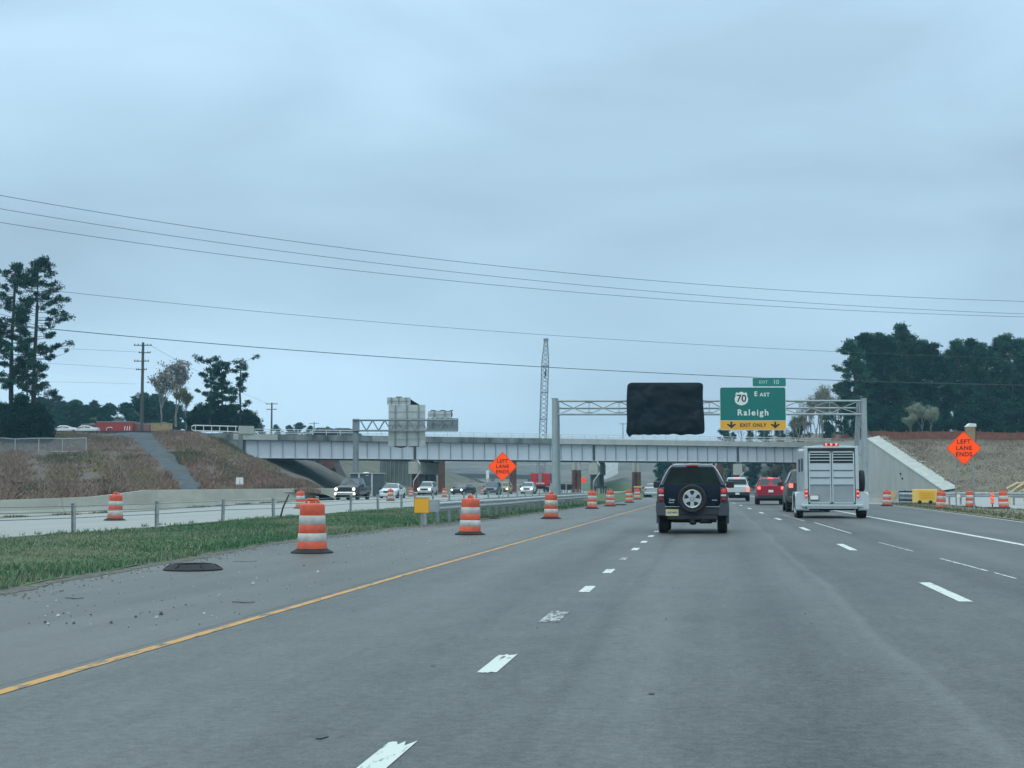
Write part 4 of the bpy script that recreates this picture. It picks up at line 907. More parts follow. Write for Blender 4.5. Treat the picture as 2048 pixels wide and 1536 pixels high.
mb = MB(); rr = [(-w/2+.5,.0),(-w/2+.8,-.12),(-w/2+1.4,-.20),(-w/2+1.9,-.16),(-w/2+2.2,-.03)]; mb.prism([(x,.1,z) for x, z in rr]+[(-w/2+2.2,.1,.06),(-w/2+.5,.06,.06)], (0,.1,0)); mb.prism([(.1,.1,-.03),(w/2-.7,.1,.02),(w/2-.8,.1,-.08),(.4,.1,-.1)], (0,.1,0)); mb.build('torn_cover', tarp, bs)
bt, w, h = backsign(773,820,794,808.5,CD+.9, 'small panel seen from behind above the large sign on the left cantilever', 3, 1)
mb = MB(); mb.prism([(-w/2+.5,.1,h-.03),(w/2-.2,.1,h-.03),(w/2+.3,.1,h-.4),(w/2+1.1,.1,-.02),(w/2-.3,.1,-.02),(w/2,.1,h-.2),(-w/2+.5,.1,h+.06)][:5]+[(w/2-.25,.1,h-.15)], (0,.12,0)); mb.box((-.0,.1,h+.04),(.7,.1,.12)); mb.build('torn_cover', tarp, bt)
bb, w, h = backsign(853,916,836,861,CD+.9, 'wide low sign seen from behind at the tip of the left cantilever', 3, 1, mt=mat('dull_aluminium', (.27,.30,.32), .5, .3))
mb = MB(); mb.box((0,.0,.03),(w,.12,.07)); mb.box((w/2-.03,0,h/2),(.08,.12,h)); mb.build('frame', ggal_d, bb)
bu, w, h = backsign(855,902,822,835,CD+.9, 'small panel with wavy black cover above the sign at the cantilever tip', 2, 1)
mb = MB(); n = 24; mb.grid([[(-w/2+.3+(w-.1)*i/n,.08,h+.04+.06*math.sin(i*.6)+o_) for i in range(n+1)] for o_ in (-.06,.06)]); mb.grid([[(-w/2+.5+(w-.4)*i/n,.08,-.02+.07*math.sin(i*.5)+o_) for i in range(n+1)] for o_ in (-.05,.06)]); mb.prism([(w/2-.12,.06,0),(w/2+.10,.06,.1),(w/2+.16,.06,h*.6),(w/2+.05,.06,h+.06),(w/2-.1,.06,h)], (0,.1,0)); mb.build('torn_cover', tarp, bu)
# ================================================================== equipment shed, far posts
SD = 152.0; s0 = H(734, SD, 0); k = SD/FPX; shed = thing('site_container', 'dark grey site container with pale frame posts beside the oncoming pickup', 'container', s0, YAW)
w = 69*k; h = U(734,946,SD).z; mb = MB(); mb.box((0,.9,h/2),(w-.1,1.8,h-.1)); mb.build('body', mat('dark_slate_panel', (.055,.075,.090), .6, var=.12, scale=1), shed)
mb = MB(); mb.box((0,.85,h-.03),(w,1.95,.08))
for x in (-w*.235, w*.14, ): mb.box((x,-.04,h/2),(.17,.08,h-.05))
mb.box((-w*.01,-.04,.35),(w*.35,.06,.7)); mb.build('frame', mat('pale_frame', (.42,.45,.46), .5), shed)
mb = MB(); mb.lathe([(.35,0),(.3,.08),(0,.12)], (-w*.05,.6,h), 12); mb.build('roof_vent', white_paint, shed); mb = MB(); mb.box((0,-.05,h-.25),(.3,.05,.05)); mb.build('lamp', white_paint, shed)
def casing(px, D, wpx, ztop, zconc, label, pair=0):
    b = H(px, D); t = thing('steel_pile', label, 'column', b); k = D/FPX; r = wpx*k/2
    for dx in ((-r*.5, r*.5) if pair else (0,)):
        rr = r*(.5 if pair else 1)
        mb = MB(); mb.tube((dx,0,-.1),(dx,0,zconc),rr,n=18); mb.build('casing', rust, t, smooth=40)
        if ztop > zconc: mb = MB(); mb.tube((dx,.02,zconc),(dx,.02,ztop),rr*.9,n=18); mb.build('column', conc, t, smooth=40)
casing(883, 243, 14, 7.4, 7.4, 'rusty brown steel pile under the bridge just right of the left pier'); casing(1026,250,14,7.4,7.4,'rusty brown steel pile behind the left diamond sign')
casing(1153,246,19,7.4,3.9,'pair of columns, rusty below and pale above, right of the left gantry post',1); casing(1273,250,18,7.4,3.6,'pair of columns, rusty below and pale above, left of the dark SUV',1)
casing(1440,262,12,7.5,7.5,'rusty steel pile rising behind the dark SUV roof'); casing(1592,268,12,7.5,7.5,'rusty steel pile beside the top left of the horse trailer')
bl = thing('pile_cap_forms', 'row of dark boxy forms on short legs between the gantry post and the double columns', 'formwork', H(1128,236)); 
for i in range(3):
    mb = MB(); x = -1.2+i*1.05; mb.box((x,0,.95+.06*(i==1)),(.82,.8,.95)); 
    for sx in (-.3,.3): mb.box((x+sx,-.2,.25),(.10,.1,.5))
    mb.build('form', black_pl, bl)
bm = thing('low_flatbed', 'low black flatbed equipment parked behind the fourth drum', 'equipment', H(1202,215)); mb = MB(); mb.box((0,0,1.0),(1.9,3,.28)); mb.box((.5,0,.75),(.8,2.4,.4)); mb.build('bed', black_pl, bm)
for x in (-.7,.7): mb = MB(); mb.lathe([(.3,-.15),(.42,-.12),(.42,.12),(.3,.15)], (x,-.8,.42), 14, 'x', close=True); mb.build('wheel', black_rub, bm)
mb = MB(); mb.box((-.2,-1.2,.5),(.35,.2,.9)); mb.build('yellow_box', mat('yellow_kit', (.55,.42,.08), .6), bm)
yb = thing('yellow_barricade', 'low yellow barricade between the seventh drum and the double columns', 'barricade', H(1276,205)); mb = MB(); mb.box((0,0,1.05),(1.2,.1,.22)); mb.build('board', mat('barricade_yellow', (.65,.38,.05), .5), yb)
mb = MB(); mb.box((-.5,0,.5),(.06,.3,1.0)); mb.box((.5,0,.5),(.06,.3,1.0)); mb.build('leg', galv_d, yb)
for px, D, h_, c_, lab in ((945,260,2.0,conc,'pale square far cabinet under the bridge left of the orange diamond'),(975,255,4.2,white_paint,'thin white far sign panel left of the orange diamond')):
    t = thing('far_cabinet' if c_ is conc else 'far_sign', lab, 'cabinet' if c_ is conc else 'sign', H(px, D)); mb = MB()
    if c_ is conc: mb.box((0,0,h_/2),(1.6,1,h_)); mb.box((0,0,h_+.06),(1.8,1.2,.12))
    else: mb.box((0,0,3.2),(.55,.06,1.5)); mb.box((0,.05,1.6),(.1,.08,3.2))
    mb.build('box' if c_ is conc else 'panel', c_, t)
# ================================================================== crane
CRD = 252.0; c0 = H(1081, CRD); k = CRD/FPX; cr = thing('crawler_crane', 'red crawler crane with tall pale lattice boom behind the bridge', 'crane', c0, YAW)
crd = mat('crane_red', (.46,.018,.03), .5, var=.12, scale=2)
mb = MB(); zc0, zc1 = 1.15, U(1081,946,CRD).z; w = 39*k; mb.box((0,1.2,(zc0+zc1)/2),(w,3.2,zc1-zc0)); mb.box((-w*.32,-.42,(zc0+zc1)/2+.1),(w*.33,.14,zc1-zc0-.4)); mb.box((w*.32,-.42,(zc0+zc1)/2+.1),(w*.33,.14,zc1-zc0-.4)); mb.build('counterweight', crd, cr, bevel=.06)
mb = MB(); mb.box((-.1,-.42,2.5),(.55,.3,1.6)); mb.lathe([(.3,-.1),(.3,.1)], (-.1,-.6,2.6), 14, 'y', close=True); mb.lathe([(.22,-.1),(.22,.1)], (-.1,-.6,3.1), 14, 'y', close=True); mb.build('winch', galv_d, cr)
mb = MB(); text_mb('Link-Belt', .42, T(-.05,-.66,1.62), mb, off=.01); mb.build('lettering', white_paint, cr)
mb = MB(); mb.box((w*.3,1.6,.55),(.9,5,1.0)); mb.box((-w*.3,1.6,.55),(.9,5,1.0)); mb.box((0,1.6,.9),(1.8,2.4,.5)); mb.build('track', black_rub, cr)
mb = MB(); mb.box((w*.48,2.6,2.6),(.9,1.6,1.7)); mb.build('cab', mat('cab_glass', (.10,.14,.16), .2), cr, bevel=.05)
zb0 = 3.4; zt = U(1093,676,CRD+6).z; xb, xt = 3*k, 13.5*k
def bp(f): return Vector((xb+(xt-xb)*f, 2.5+5*f, zb0+(zt-zb0)*f))
boom_m = mat('boom_grey', (.20,.235,.26), .6); mb = MB()
def hw(f): return .62 if f < .84 else .62-(f-.84)/.16*.36
n = 30; P4 = [[bp(i/n)+Vector((sx*hw(i/n)*(1 if i > 1 else .6), sy*hw(i/n), 0)) for sx, sy in ((-1,-1),(1,-1),(1,1),(-1,1))] for i in range(n+1)]
for q_ in range(4): mb.path([P4[i][q_] for i in range(n+1)], .10, 5)
for i in range(n):
    for q_ in range(4):
        a, b = (q_, (q_+1)%4) if i%2 else ((q_+1)%4, q_); mb.tube(P4[i][a], P4[i+1][b], .05, n=4)
    if i%6 == 0: 
        for q_ in range(4): mb.tube(P4[i][q_], P4[i][(q_+1)%4], .06, n=4)
mb.box(bp(1), (.9,.9,.5)); mb.build('boom', boom_m, cr)
mb = MB(); a = bp(.74)+Vector((.05,-1.0,0)); mb.box(a,(.28,.3,.8)); mb.path([a+Vector((0,0,-.4)), a+Vector((-.2,0,-.7)), a+Vector((-.05,0,-.95)), a+Vector((.12,0,-.8))], .08, 6); mb.box(a+Vector((.1,0,.65)),(.22,.2,.35)); mb.build('hook_block', black_pl, cr)
mb = MB(); mb.tube(a+Vector((0,0,.4)), bp(1)+Vector((0,-.5,0)), .03, n=4)
for sx in (-.5,.6): mb.tube((sx,.8,3.6), bp(.98)+Vector((sx*.3,-.6,0)), .035, n=4)
mb.build('cable', galv_d, cr)
mb = MB(); mb.path([(-.7,.6,3.5),(-.5,1.2,7.2)], .09, 5); mb.path([(.9,.6,3.5),(.7,1.2,7.2)], .09, 5); mb.tube((-.5,1.2,7.2),(.7,1.2,7.2),.08,n=5); mb.build('mast', galv_d, cr)
# ================================================================== utility poles and overhead wires
wood = mat('pole_wood', (.075,.070,.065), .9)
def pole(px, D, ytop, ybot, arms, rad, label):
    b = U(px, ybot, D); t = thing('utility_pole', label, 'utility pole', b, YAW); k = D/FPX; h = (ybot-ytop)*k; lean = .07*h*0
    mb = MB(); mb.tube((-.02*h*0,0,-3),(.0,0,h),rad*1.25,rad*.8,n=10); mb.build('pole', wood, t, smooth=40)
    for z, hwid, off in arms:
        mb = MB(); mb.box((off*k,-.2,h-z*k),(hwid*2*k,.14,.14)); mb.build('crossarm', wood, t)
        for sx in (-.92,-.5,.5,.92) if hwid > 8 else (-.9,.9): mb = MB(); mb.lathe([(.05,0),(.09,.08),(.05,.2),(0,.22)], (off*k+sx*hwid*k,-.2,h-z*k+.07), 8); mb.build('insulator', mat('insulator', (.2,.2,.2), .4), t)
    return t
pole(283, 235, 684, 862, [(6,18,0),(21,12,4),(38,15,-2),(55,11,-2)], .26, 'tall wooden utility pole with four crossarms above the red railcars'); 
mb = MB(); mb.lathe([(.25,0),(.25,.9),(.1,1.0)], (-.6,-.3,5.4), 10); o = mb.build('transformer', galv_d, sc.objects['utility_pole'])
pole(543, 340, 805, 862, [(3,12,0),(14,10,0)], .22, 'distant utility pole with two crossarms above the left end of the bridge')
pole(628, 520, 844, 868, [(3,10,0)], .2, 'tiniest utility pole, just above the bridge railing')
pole(1246, 430, 846, 880, [(2,7,0)], .12, 'thin faint pole above the bridge left of the covered sign') 
wire_m = mat('wire', (.05,.06,.07), .6)
def wire(pts, D0, D1, r, label, sub=40):
    xs = [p[0] for p in pts]; cf = np.polyfit(xs, [p[1] for p in pts], min(2, len(pts)-1)); X_ = np.linspace(xs[0], xs[-1], sub)
    P = [U(x, float(np.polyval(cf, x)), D0+(D1-D0)*(x-xs[0])/(xs[-1]-xs[0])) for x in X_]; mb = MB(); o0 = P[0]; mb.path([q-o0 for q in P], r, 5)
    o = mb.build('overhead_wire', wire_m, smooth=60); o.location = o0; tag(o, label, 'wire', 'overhead power wires')
wire([(-400,326),(0,378),(480,456),(1000,538),(1500,588),(2048,602),(2500,604)], 95, 150, .020, 'topmost of the three upper power wires')
wire([(-400,355),(0,408),(480,479),(1000,560),(1500,608),(2048,627),(2500,634)], 95, 150, .019, 'middle of the three upper power wires')
wire([(-400,385),(0,436),(480,503),(1000,578),(1500,617),(2048,633),(2500,636)], 95, 150, .019, 'lowest of the three upper power wires')
wire([(-400,523),(150,581),(700,639),(1100,674),(1690,704),(2500,726)], 130, 190, .021, 'thin lone wire passing the tip of the crane boom')
wire([(-400,606),(118,655),(640,706),(1100,738),(1670,758),(2500,775)], 120, 175, .036, 'thick dark lowest wire crossing above the bridge')
wire([(-200,688),(120,697),(275,704)], 190, 236, .02, 'short faint wire from the left pines to the second crossarm of the pole')
wire([(-200,722),(120,728),(270,738)], 190, 236, .018, 'short faint wire from the left pines to the lowest crossarm of the pole')
wire([(-200,766),(120,764),(272,768)], 190, 236, .016, 'short faint wire from the left pines to the transformer on the pole')
wire([(300,690),(420,755),(540,809)], 235, 340, .022, 'sagging wire from the tall pole to the distant pole')
# ================================================================== vehicles
def ringp(y, wl, zl, wb, zb, wr, zr):
    h = [(0,zl),(wl*.86,zl),(wl,zl+.10),(max(wl,wb)+.01,(zl+zb)*.5),(wb,zb-.06),(wb-.02,zb)]
    h += [(wr+(wb-wr)*.06, zr-(zr-zb)*.12-.01), (wr*.93, zr-.004), (0, zr+.015)]
    return [(x,y,z) for x, z in h]+[(-x,y,z) for x, z in reversed(h[1:-1])]
def wheelset(t, xs, ys, r, w, rim=chrome):
    for x in xs:
        for y in ys:
            mb = MB(); s = 1 if x > 0 else -1; c = (x, y, r)
            mb.lathe([(r*.60,-w/2),(r*.9,-w/2),(r,-w/2+.03),(r,w/2-.03),(r*.9,w/2),(r*.60,w/2)], c, 24, 'x'); o = mb.build('wheel', black_rub, t, smooth=40)
            mb = MB(); mb.lathe([(0,s*(w/2-.05)),(r*.2,s*(w/2-.03)),(r*.52,s*(w/2-.04)),(r*.60,s*(w/2-.004)),(r*.62,s*(w/2-.01))], c, 20, 'x'); mb.build('rim', rim, o, smooth=30)
KINDS = {
 'suv':  dict(L=4.4, st=[(0,.82,.42,.84,1.08,.80,1.20),(.10,.86,.36,.88,1.10,.82,1.26),(.34,.88,.34,.90,1.12,.66,1.70),(.8,.90,.30,.91,1.12,.66,1.76),(2.3,.90,.28,.92,1.10,.65,1.76),(2.75,.90,.28,.92,1.07,.62,1.68),(3.3,.90,.28,.91,1.04,.78,1.12),(4.1,.88,.3,.88,.94,.74,1.0),(4.36,.82,.36,.80,.80,.62,.88)],
   rear=((.74,.12,1.24),(.60,.33,1.66)), front=((.78,3.27,1.12),(.60,2.80,1.64)), side=[(.45,2.6)], r=.34, wy=(.85,3.5), zb=1.10, hz=.78, bz=.52, brz=1.10),
 'sedan': dict(L=4.7, st=[(0,.78,.40,.80,.86,.70,.98),(.14,.84,.32,.86,.90,.74,1.06),(.85,.88,.28,.90,.93,.74,1.10),(1.45,.89,.26,.91,.94,.60,1.38),(2.1,.89,.24,.91,.93,.60,1.45),(2.7,.89,.24,.91,.91,.60,1.42),(3.45,.89,.24,.90,.88,.76,.98),(4.3,.86,.26,.86,.76,.70,.84),(4.66,.78,.30,.76,.62,.60,.70)],
   rear=((.74,.88,1.10),(.58,1.42,1.38)), front=((.78,3.42,.98),(.58,2.74,1.41)), side=[(1.2,3.1)], r=.33, wy=(.95,3.75), zb=.92, hz=.66, bz=.40, brz=.86),
 'pickup': dict(L=5.7, st=[(0,.92,.58,.93,1.12,.88,1.14),(.06,.94,.50,.96,1.15,.90,1.17),(1.95,.95,.44,.97,1.17,.90,1.19),(2.02,.95,.42,.97,1.18,.74,1.84),(2.4,.95,.4,.97,1.18,.74,1.90),(3.4,.95,.38,.97,1.17,.74,1.90),(4.15,.95,.38,.97,1.14,.86,1.26),(5.35,.95,.42,.95,1.08,.86,1.17),(5.66,.90,.48,.88,.96,.80,1.04)],
   rear=((.78,1.975,1.28),(.70,2.0,1.74)), front=((.84,4.08,1.26),(.68,3.46,1.84)), side=[(2.2,3.8)], r=.40, wy=(1.15,4.7), zb=1.17, hz=.93, bz=.60, brz=.95) }
def car(name, kind, label, cat, loc, rz, paint, bumper=None, head=None, brake=None, plate=True, rim=chrome, warm=0, fog=False):
    K = KINDS[kind]; t = thing(name, label, cat, loc, rz); L_ = K['L']; st = K['st']
    mb = MB(); mb.loft([ringp(*s) for s in st]); mb.build('body', paint, t, smooth=38)
    def at(y):
        for a, b in zip(st, st[1:]):
            if a[0] <= y <= b[0]: f = (y-a[0])/(b[0]-a[0]); return [a[i]+(b[i]-a[i])*f for i in range(7)]
        return st[-1]
    (x0,y0,z0),(x1,y1,z1) = K['rear']; mb = MB(); mb.prism([(-x0,y0-.02,z0+.03),(x0,y0-.02,z0+.03),(x1,y1-.02,z1),(-x1,y1-.02,z1)], (0,.02,0.0)); mb.build('rear_window', glass, t)
    (x0,y0,z0),(x1,y1,z1) = K['front']; mb = MB(); mb.prism([(-x0,y0+.03,z0+.03),(x0,y0+.03,z0+.03),(x1,y1+.03,z1),(-x1,y1+.03,z1)], (0,-.02,0)); mb.build('windshield', glass_c, t)
    for s in (-1,1):
        for ya, yb in K['side']:
            ym_ = (ya+yb)/2
            for a, b in ((ya, ym_-.04),(ym_+.04, yb)):
                mb = MB(); pts = []
                for y, top in ((a,0),(b,0),(b,1),(a,1)):
                    q_ = at(y); f = .84 if top else .12; x = q_[3]+(q_[5]-q_[3])*f; z = q_[4]+(q_[6]-q_[4])*f; pts.append((s*(x+.022), y, z))
                mb.prism(pts, (-s*.02,0,0)); mb.build('side_window', glass, t)
        hx = at(st[-2][0])[3]
        mb = MB(); mb.box((s*(at(0)[3]-.10),-.01+(.02 if kind != 'pickup' else 0),K['brz']-.02),(.17 if kind != 'pickup' else .14,.10,.17 if kind != 'pickup' else .36)); mb.build('tail_light', red_lit if brake else red_lens, t, bevel=.02)
        mb = MB(); mb.box((s*(hx-.19),L_-.10,K['hz']),(.34 if kind != 'pickup' else .26,.16,.15 if kind != 'pickup' else .24)); hl = mb.build('headlight', clear_lens, t, bevel=.02)
        if head:
            mb = MB(); mb.lathe([(0,-.10),(.07,-.07),(.10,0),(.07,.07),(0,.10)], (s*(hx-.17),L_-.0,K['hz']), 12); mb.build('bulb', head_warm if warm else head_lit, hl, smooth=60)
        if fog: mb = MB(); mb.lathe([(0,-.08),(.06,-.05),(.085,0),(.06,.05),(0,.08)], (s*(hx-.12),L_+.03,.52), 12); mb.build('fog_light', head_warm, t, smooth=60)
        mb = MB(); my = K['front'][0][1]-.25; mz = K['zb']+.06; mb.box((s*(at(my)[3]+.14),my,mz),(.22,.12,.17 if kind != 'pickup' else .26)); mb.box((s*(at(my)[3]+.02),my,mz-.06),(.10,.06,.05)); mb.build('mirror', black_pl, t, bevel=.03)
    bm_ = bumper or paint
    mb = MB(); wb_ = at(0)[1]; mb.box((0,-.03,K['bz']),(wb_*2+.04,.22,.26)); mb.build('rear_bumper', bm_, t, bevel=.04)
    mb = MB(); mb.box((0,L_-.06,K['bz']-.04),(wb_*2+.02,.22,.28)); mb.build('front_bumper', bm_, t, bevel=.05)
    mb = MB(); mb.box((0,L_-.02,K['hz']-.02),(1.0 if kind == 'pickup' else .8,.10,.36 if kind == 'pickup' else .16)); mb.build('grille', black_pl, t)
    mb = MB(); mb.box((0,L_/2,.36),(1.3,L_-.9,.22)); mb.build('underbody', dark_under, t)
    for y in K['wy']:
        mb = MB()
        for s in (-1,1): mb.lathe([(K['r']+.06,-.01),(K['r']+.06,.012)], (s*(at(y)[1]+.008),y,K['r']+.02), 20, 'x', close=True)
        mb.build('wheel_arch', dark_under, t)
    wheelset(t, (-(at(1)[1]-.10), at(1)[1]-.10), K['wy'], K['r'], .24, rim)
    if plate:
        mb = MB(); mb.box((0,-.15 if kind == 'pickup' else -.02+.0,(K['bz'] if kind == 'pickup' else K['brz']-.22)),(.31,.02,.155)); mb.build('licence_plate', white_paint, t)
    if brake:
        r_ = K['rear']; mb = MB(); mb.box((0,(r_[1][1]-.02),r_[1][2]+.05),(.34,.05,.05)); mb.build('high_brake_light', red_lit, t)
    return t
pw = mat('white_car_paint', (.55,.60,.60), .25, var=.04, scale=1); pr = mat('red_car_paint', (.30,.012,.030), .25, var=.05, scale=1); pk = mat('black_car_paint', (.018,.022,.028), .22, var=.1, scale=1)
psil = mat('silver_car_paint', (.42,.46,.47), .3, .3, var=.04); pgr = mat('taupe_car_paint', (.065,.068,.066), .3, .3, var=.06); pslate = mat('slate_car_paint', (.07,.09,.10), .3, .3, var=.06)
# same-direction traffic
rc = car('red_suv', 'suv', 'red SUV with lit brake lights ahead of the horse trailer', 'car', H(1542,92), 0, pr, black_pl, brake=True)
for s in (-1,1): mb = MB(); mb.box((s*.60,1.4,1.79),(.04,1.9,.05)); mb.build('roof_rail', galv, rc)
mb = MB(); mb.box((0,.04,1.02),(.7,.02,.05)); mb.build('chrome_strip', chrome, rc)
car('white_pickup', 'pickup', 'white pickup truck with lit brake lights between the dark SUV and the red SUV', 'pickup truck', H(1475,112), 0, pw, black_pl, brake=True)
tv = car('tow_vehicle', 'suv', 'grey-brown truck towing the horse trailer, mostly hidden behind its left side', 'car', H(1618,66.8), 0, pgr, brake=True, rim=chrome); tv.scale = (1.1,1.15,1.14)
car('silver_car', 'sedan', 'small silver car far ahead left of the dark SUV roof', 'car', H(1304,150), 0, psil, plate=False)
# oncoming traffic
car('black_pickup', 'pickup', 'black oncoming pickup truck with four warm lights lit', 'pickup truck', H(690,122)+Vector((0,5.6,0)), math.pi, pk, chrome, head=True, warm=1, fog=True, rim=chrome)
car('white_sedan', 'sedan', 'white oncoming sedan behind a drum, right of the black pickup', 'car', H(775,139)+Vector((0,4.6,0)), math.pi, pw, head=False)
car('silver_crossover', 'suv', 'silver oncoming crossover with bright headlights under the left pier', 'car', H(848,176)+Vector((0,4.4,0)), math.pi, psil, head=True)
car('dark_sedan', 'sedan', 'low dark oncoming car with one glowing headlight beyond the rusty pile', 'car', H(930,190)+Vector((0,4.6,0)), math.pi-.25, pk, head=True)
car('grey_suv', 'suv', 'grey oncoming SUV with black front just left of the diamond sign post', 'car', H(980,186)+Vector((0,4.4,0)), math.pi, pslate, head=False)
car('yellow_van', 'suv', 'far oncoming van with bright headlight right of the diamond sign post', 'van', H(1004,200)+Vector((0,4.4,0)), math.pi, mat('yellow_car_paint', (.34,.26,.07), .4), black_pl, head=True)
car('white_van', 'suv', 'pale far car with bright headlights just left of the crane', 'car', H(1053,205)+Vector((0,4.4,0)), math.pi, pw, head=True)
# traffic on the bridge
for px, kind, paint, nm, lab in ((650,'suv',pk,'dark_suv','dark SUV driving over the bridge, left of the white car'),(672,'sedan',pw,'white_car','white car driving over the bridge between two dark ones'),(689,'suv',pslate,'dark_car','dark car driving over the bridge nearest the cantilever post')):
    s_ = s_at(px); c_ = BR(s_, 6.0, 7.83); car(nm, kind, lab, 'car', c_, BANG-math.pi/2, paint)
# ------------------------------------------------------------------ the dark SUV in front
JP = G(1386,1065.5); js = thing('dark_blue_suv', 'dark navy SUV with tail-mounted spare wheel directly ahead', 'car', (JP.x, JP.y-.75, 0))
navy = mat('navy_car_paint', (.004,.011,.026), .32, var=.1, scale=1, spec=.35); cladding = mat('grey_cladding', (.055,.062,.072), .6, var=.08, scale=4)
st = [(.02,.80,.62,.86,1.22,.83,1.27),(.09,.84,.50,.875,1.23,.80,1.30),(.34,.85,.46,.88,1.24,.60,1.73),(.50,.86,.42,.885,1.24,.585,1.765),(1.4,.87,.4,.89,1.23,.60,1.79),(2.4,.87,.4,.89,1.22,.60,1.775),(2.62,.87,.4,.89,1.21,.59,1.72),(3.25,.87,.42,.88,1.16,.80,1.22),(4.2,.85,.46,.84,1.05,.70,1.12),(4.35,.80,.5,.76,.95,.6,1.0)]
mb = MB(); mb.loft([ringp(*s) for s in st]); mb.build('body', navy, js, smooth=38)
mb = MB(); mb.prism([(-.735,.04,1.285),(.735,.04,1.285),(.545,.275,1.70),(.50,.285,1.715),(-.50,.285,1.715),(-.545,.275,1.70)], (0,.03,.0)); mb.build('rear_window', mat('rear_glass', (.003,.010,.010), .35, 0, var=.5, scale=1.6, spec=.06), js)
mb = MB()
for s in (-1,1): mb.path([(s*.80,.20,1.30),(s*.745,.30,1.45),(s*.655,.38,1.62),(s*.56,.44,1.745),(s*.50,.46,1.775)], .014, 6)
mb.path([(-.5,.44,1.785),(0,.42,1.80),(.5,.44,1.785)], .014, 6); mb.build('window_trim', galv, js, smooth=50)
mb = MB(); mb.box((0,.30,1.755),(.30,.06,.045)); mb.build('high_brake_light', red_lens, js, bevel=.01)
for s in (-1,1):
    mb = MB(); mb.box((s*.56,1.5,1.82),(.045,2.0,.05)); mb.box((s*.56,.52,1.80),(.05,.08,.09)); mb.build('roof_rail', black_pl, js, bevel=.015)
    mb = MB(); mb.lathe([(0,-.03),(.055,-.02),(.072,.02),(.07,.06)], (s*.80,-.075,1.09), 20, 'y', close=True); tl = mb.build('tail_light', mat('tail_red', (.60,.05,.06), .25, emit=(.9,.05,.04), estr=.03), js, smooth=50)
    mb = MB(); mb.lathe([(0,-.03),(.045,-.02),(.06,.02),(.06,.06)], (s*.80,-.075,.89), 20, 'y', close=True); mb.build('lower_lens', red_lens, tl, smooth=50)
    mb = MB(); mb.box((s*.80,-.09,.985),(.14,.05,.05)); mb.build('reversing_lens', clear_lens, tl, bevel=.015)
    mb = MB(); mb.prism([(s*.72,-.06,1.20),(s*.90,-.0,1.17),(s*.92,.0,.80),(s*.72,-.06,.80)] if s > 0 else [(s*.92,.0,.80),(s*.90,-.0,1.17),(s*.72,-.06,1.20),(s*.72,-.06,.80)], (0,.12,0)); mb.build('light_housing', cladding, js, bevel=.02)
    for y0 in (.75, 3.35):
        mb = MB(); rows = [[(s*x, y0+r_*math.cos(a), .38+r_*math.sin(a)) for a in np.linspace(-.25, math.pi+.25, 18)] for x, r_ in ((.86,.50),(.935,.49),(.94,.42),(.86,.40))]; mb.grid(rows); mb.build('wheel_flare', cladding, js, smooth=45)
    mb = MB(); mb.prism([(s*.66,-.085,.46),(s*.925,.03,.46),(s*.945,.03,.64),(s*.935,.03,.84),(s*.72,-.085,.80),(s*.66,-.085,.69)], (0,.28,0)); mb.build('bumper_corner', cladding, js, bevel=.02)
    mb = MB(); mb.box((s*1.01,3.0,1.27),(.22,.14,.19)); mb.box((s*.90,3.0,1.22),(.08,.06,.06)); mb.build('mirror', black_pl, js, bevel=.04)
    for a, b in ((.72,1.55),(1.65,2.65)):
        mb = MB(); mb.prism([(s*.885,a,1.29),(s*.885,b,1.29),(s*.68,b-.08,1.66),(s*.68,a+.02,1.66)], (-s*.02,0,0)); mb.build('side_window', glass, js)
mb = MB(); mb.box((0,.0,.585),(1.34,.20,.22)); mb.box((0,.02,.43),(1.3,.2,.14)); mb.build('rear_bumper', mat('dark_bumper', (.022,.026,.032), .6), js, bevel=.03)
mb = MB()
for a, b in ((-.70,-.33),(.33,.70)): mb.box(((a+b)/2,-.09,.698),(b-a,.10,.016))
mb.build('bumper_step', mat('worn_step', (.30,.33,.36), .5), js)
mb = MB(); mb.box((-.52,-.105,.545),(.325,.012,.17)); pb = mb.build('licence_plate', mat('plate_cream', (.58,.56,.40), .5, col2=(.50,.54,.50), scale=6), js); mb = MB(); mb.box((-.52,-.112,.475),(.31,.004,.03)); mb.box((-.52,-.112,.612),(.31,.004,.03)); mb.build('plate_strip', mat('plate_yellow', (.60,.50,.12), .5), pb)
mb = MB(); text_mb('LNZ·4072', .065, T(-.52,-.115,.545), mb, off=.001); mb.build('plate_number', mat('plate_ink', (.05,.08,.12), .6), pb)
mb = MB(); mb.lathe([(.19,-.02),(.235,-.10),(.33,-.125),(.36,-.10),(.37,-.05),(.37,.06),(.34,.10),(.2,.10)], (0,-.13,.90), 40, 'y', close=True)
sp = mb.build('spare_tyre', black_rub, js, smooth=35)
mb = MB(); C_ = (0,-.235,.90)
mb.lathe([(.236,.03),(.240,-.01),(.225,-.022),(.205,-.012),(.198,.02)], C_, 40, 'y')
for i in range(5):
    a = R(90+36+72*i); ca, sa = math.cos(a), math.sin(a); Pq = lambda u, v: (C_[0]+u*ca-v*sa, C_[1]-.018, C_[2]+u*sa+v*ca)
    mb.prism([Pq(.07,-.050),(Pq(.14,-.042)),(Pq(.205,-.075)),(Pq(.205,.075)),(Pq(.14,.042)),(Pq(.07,.050))], (0,.022,0))
mb.lathe([(0,-.02),(.075,-.018),(.09,.02)], C_, 30, 'y'); rm = mb.build('rim', mat('bright_alloy', (.50,.53,.54), .35, .5, var=.05), sp, bevel=.004)
mb = MB(); mb.lathe([(0,.012),(.20,.012)], C_, 30, 'y'); mb.build('rim_recess', black_pl, rm)
mb = MB(); mb.lathe([(.030,-.024),(.060,-.023),(.060,-.02)], C_, 24, 'y')
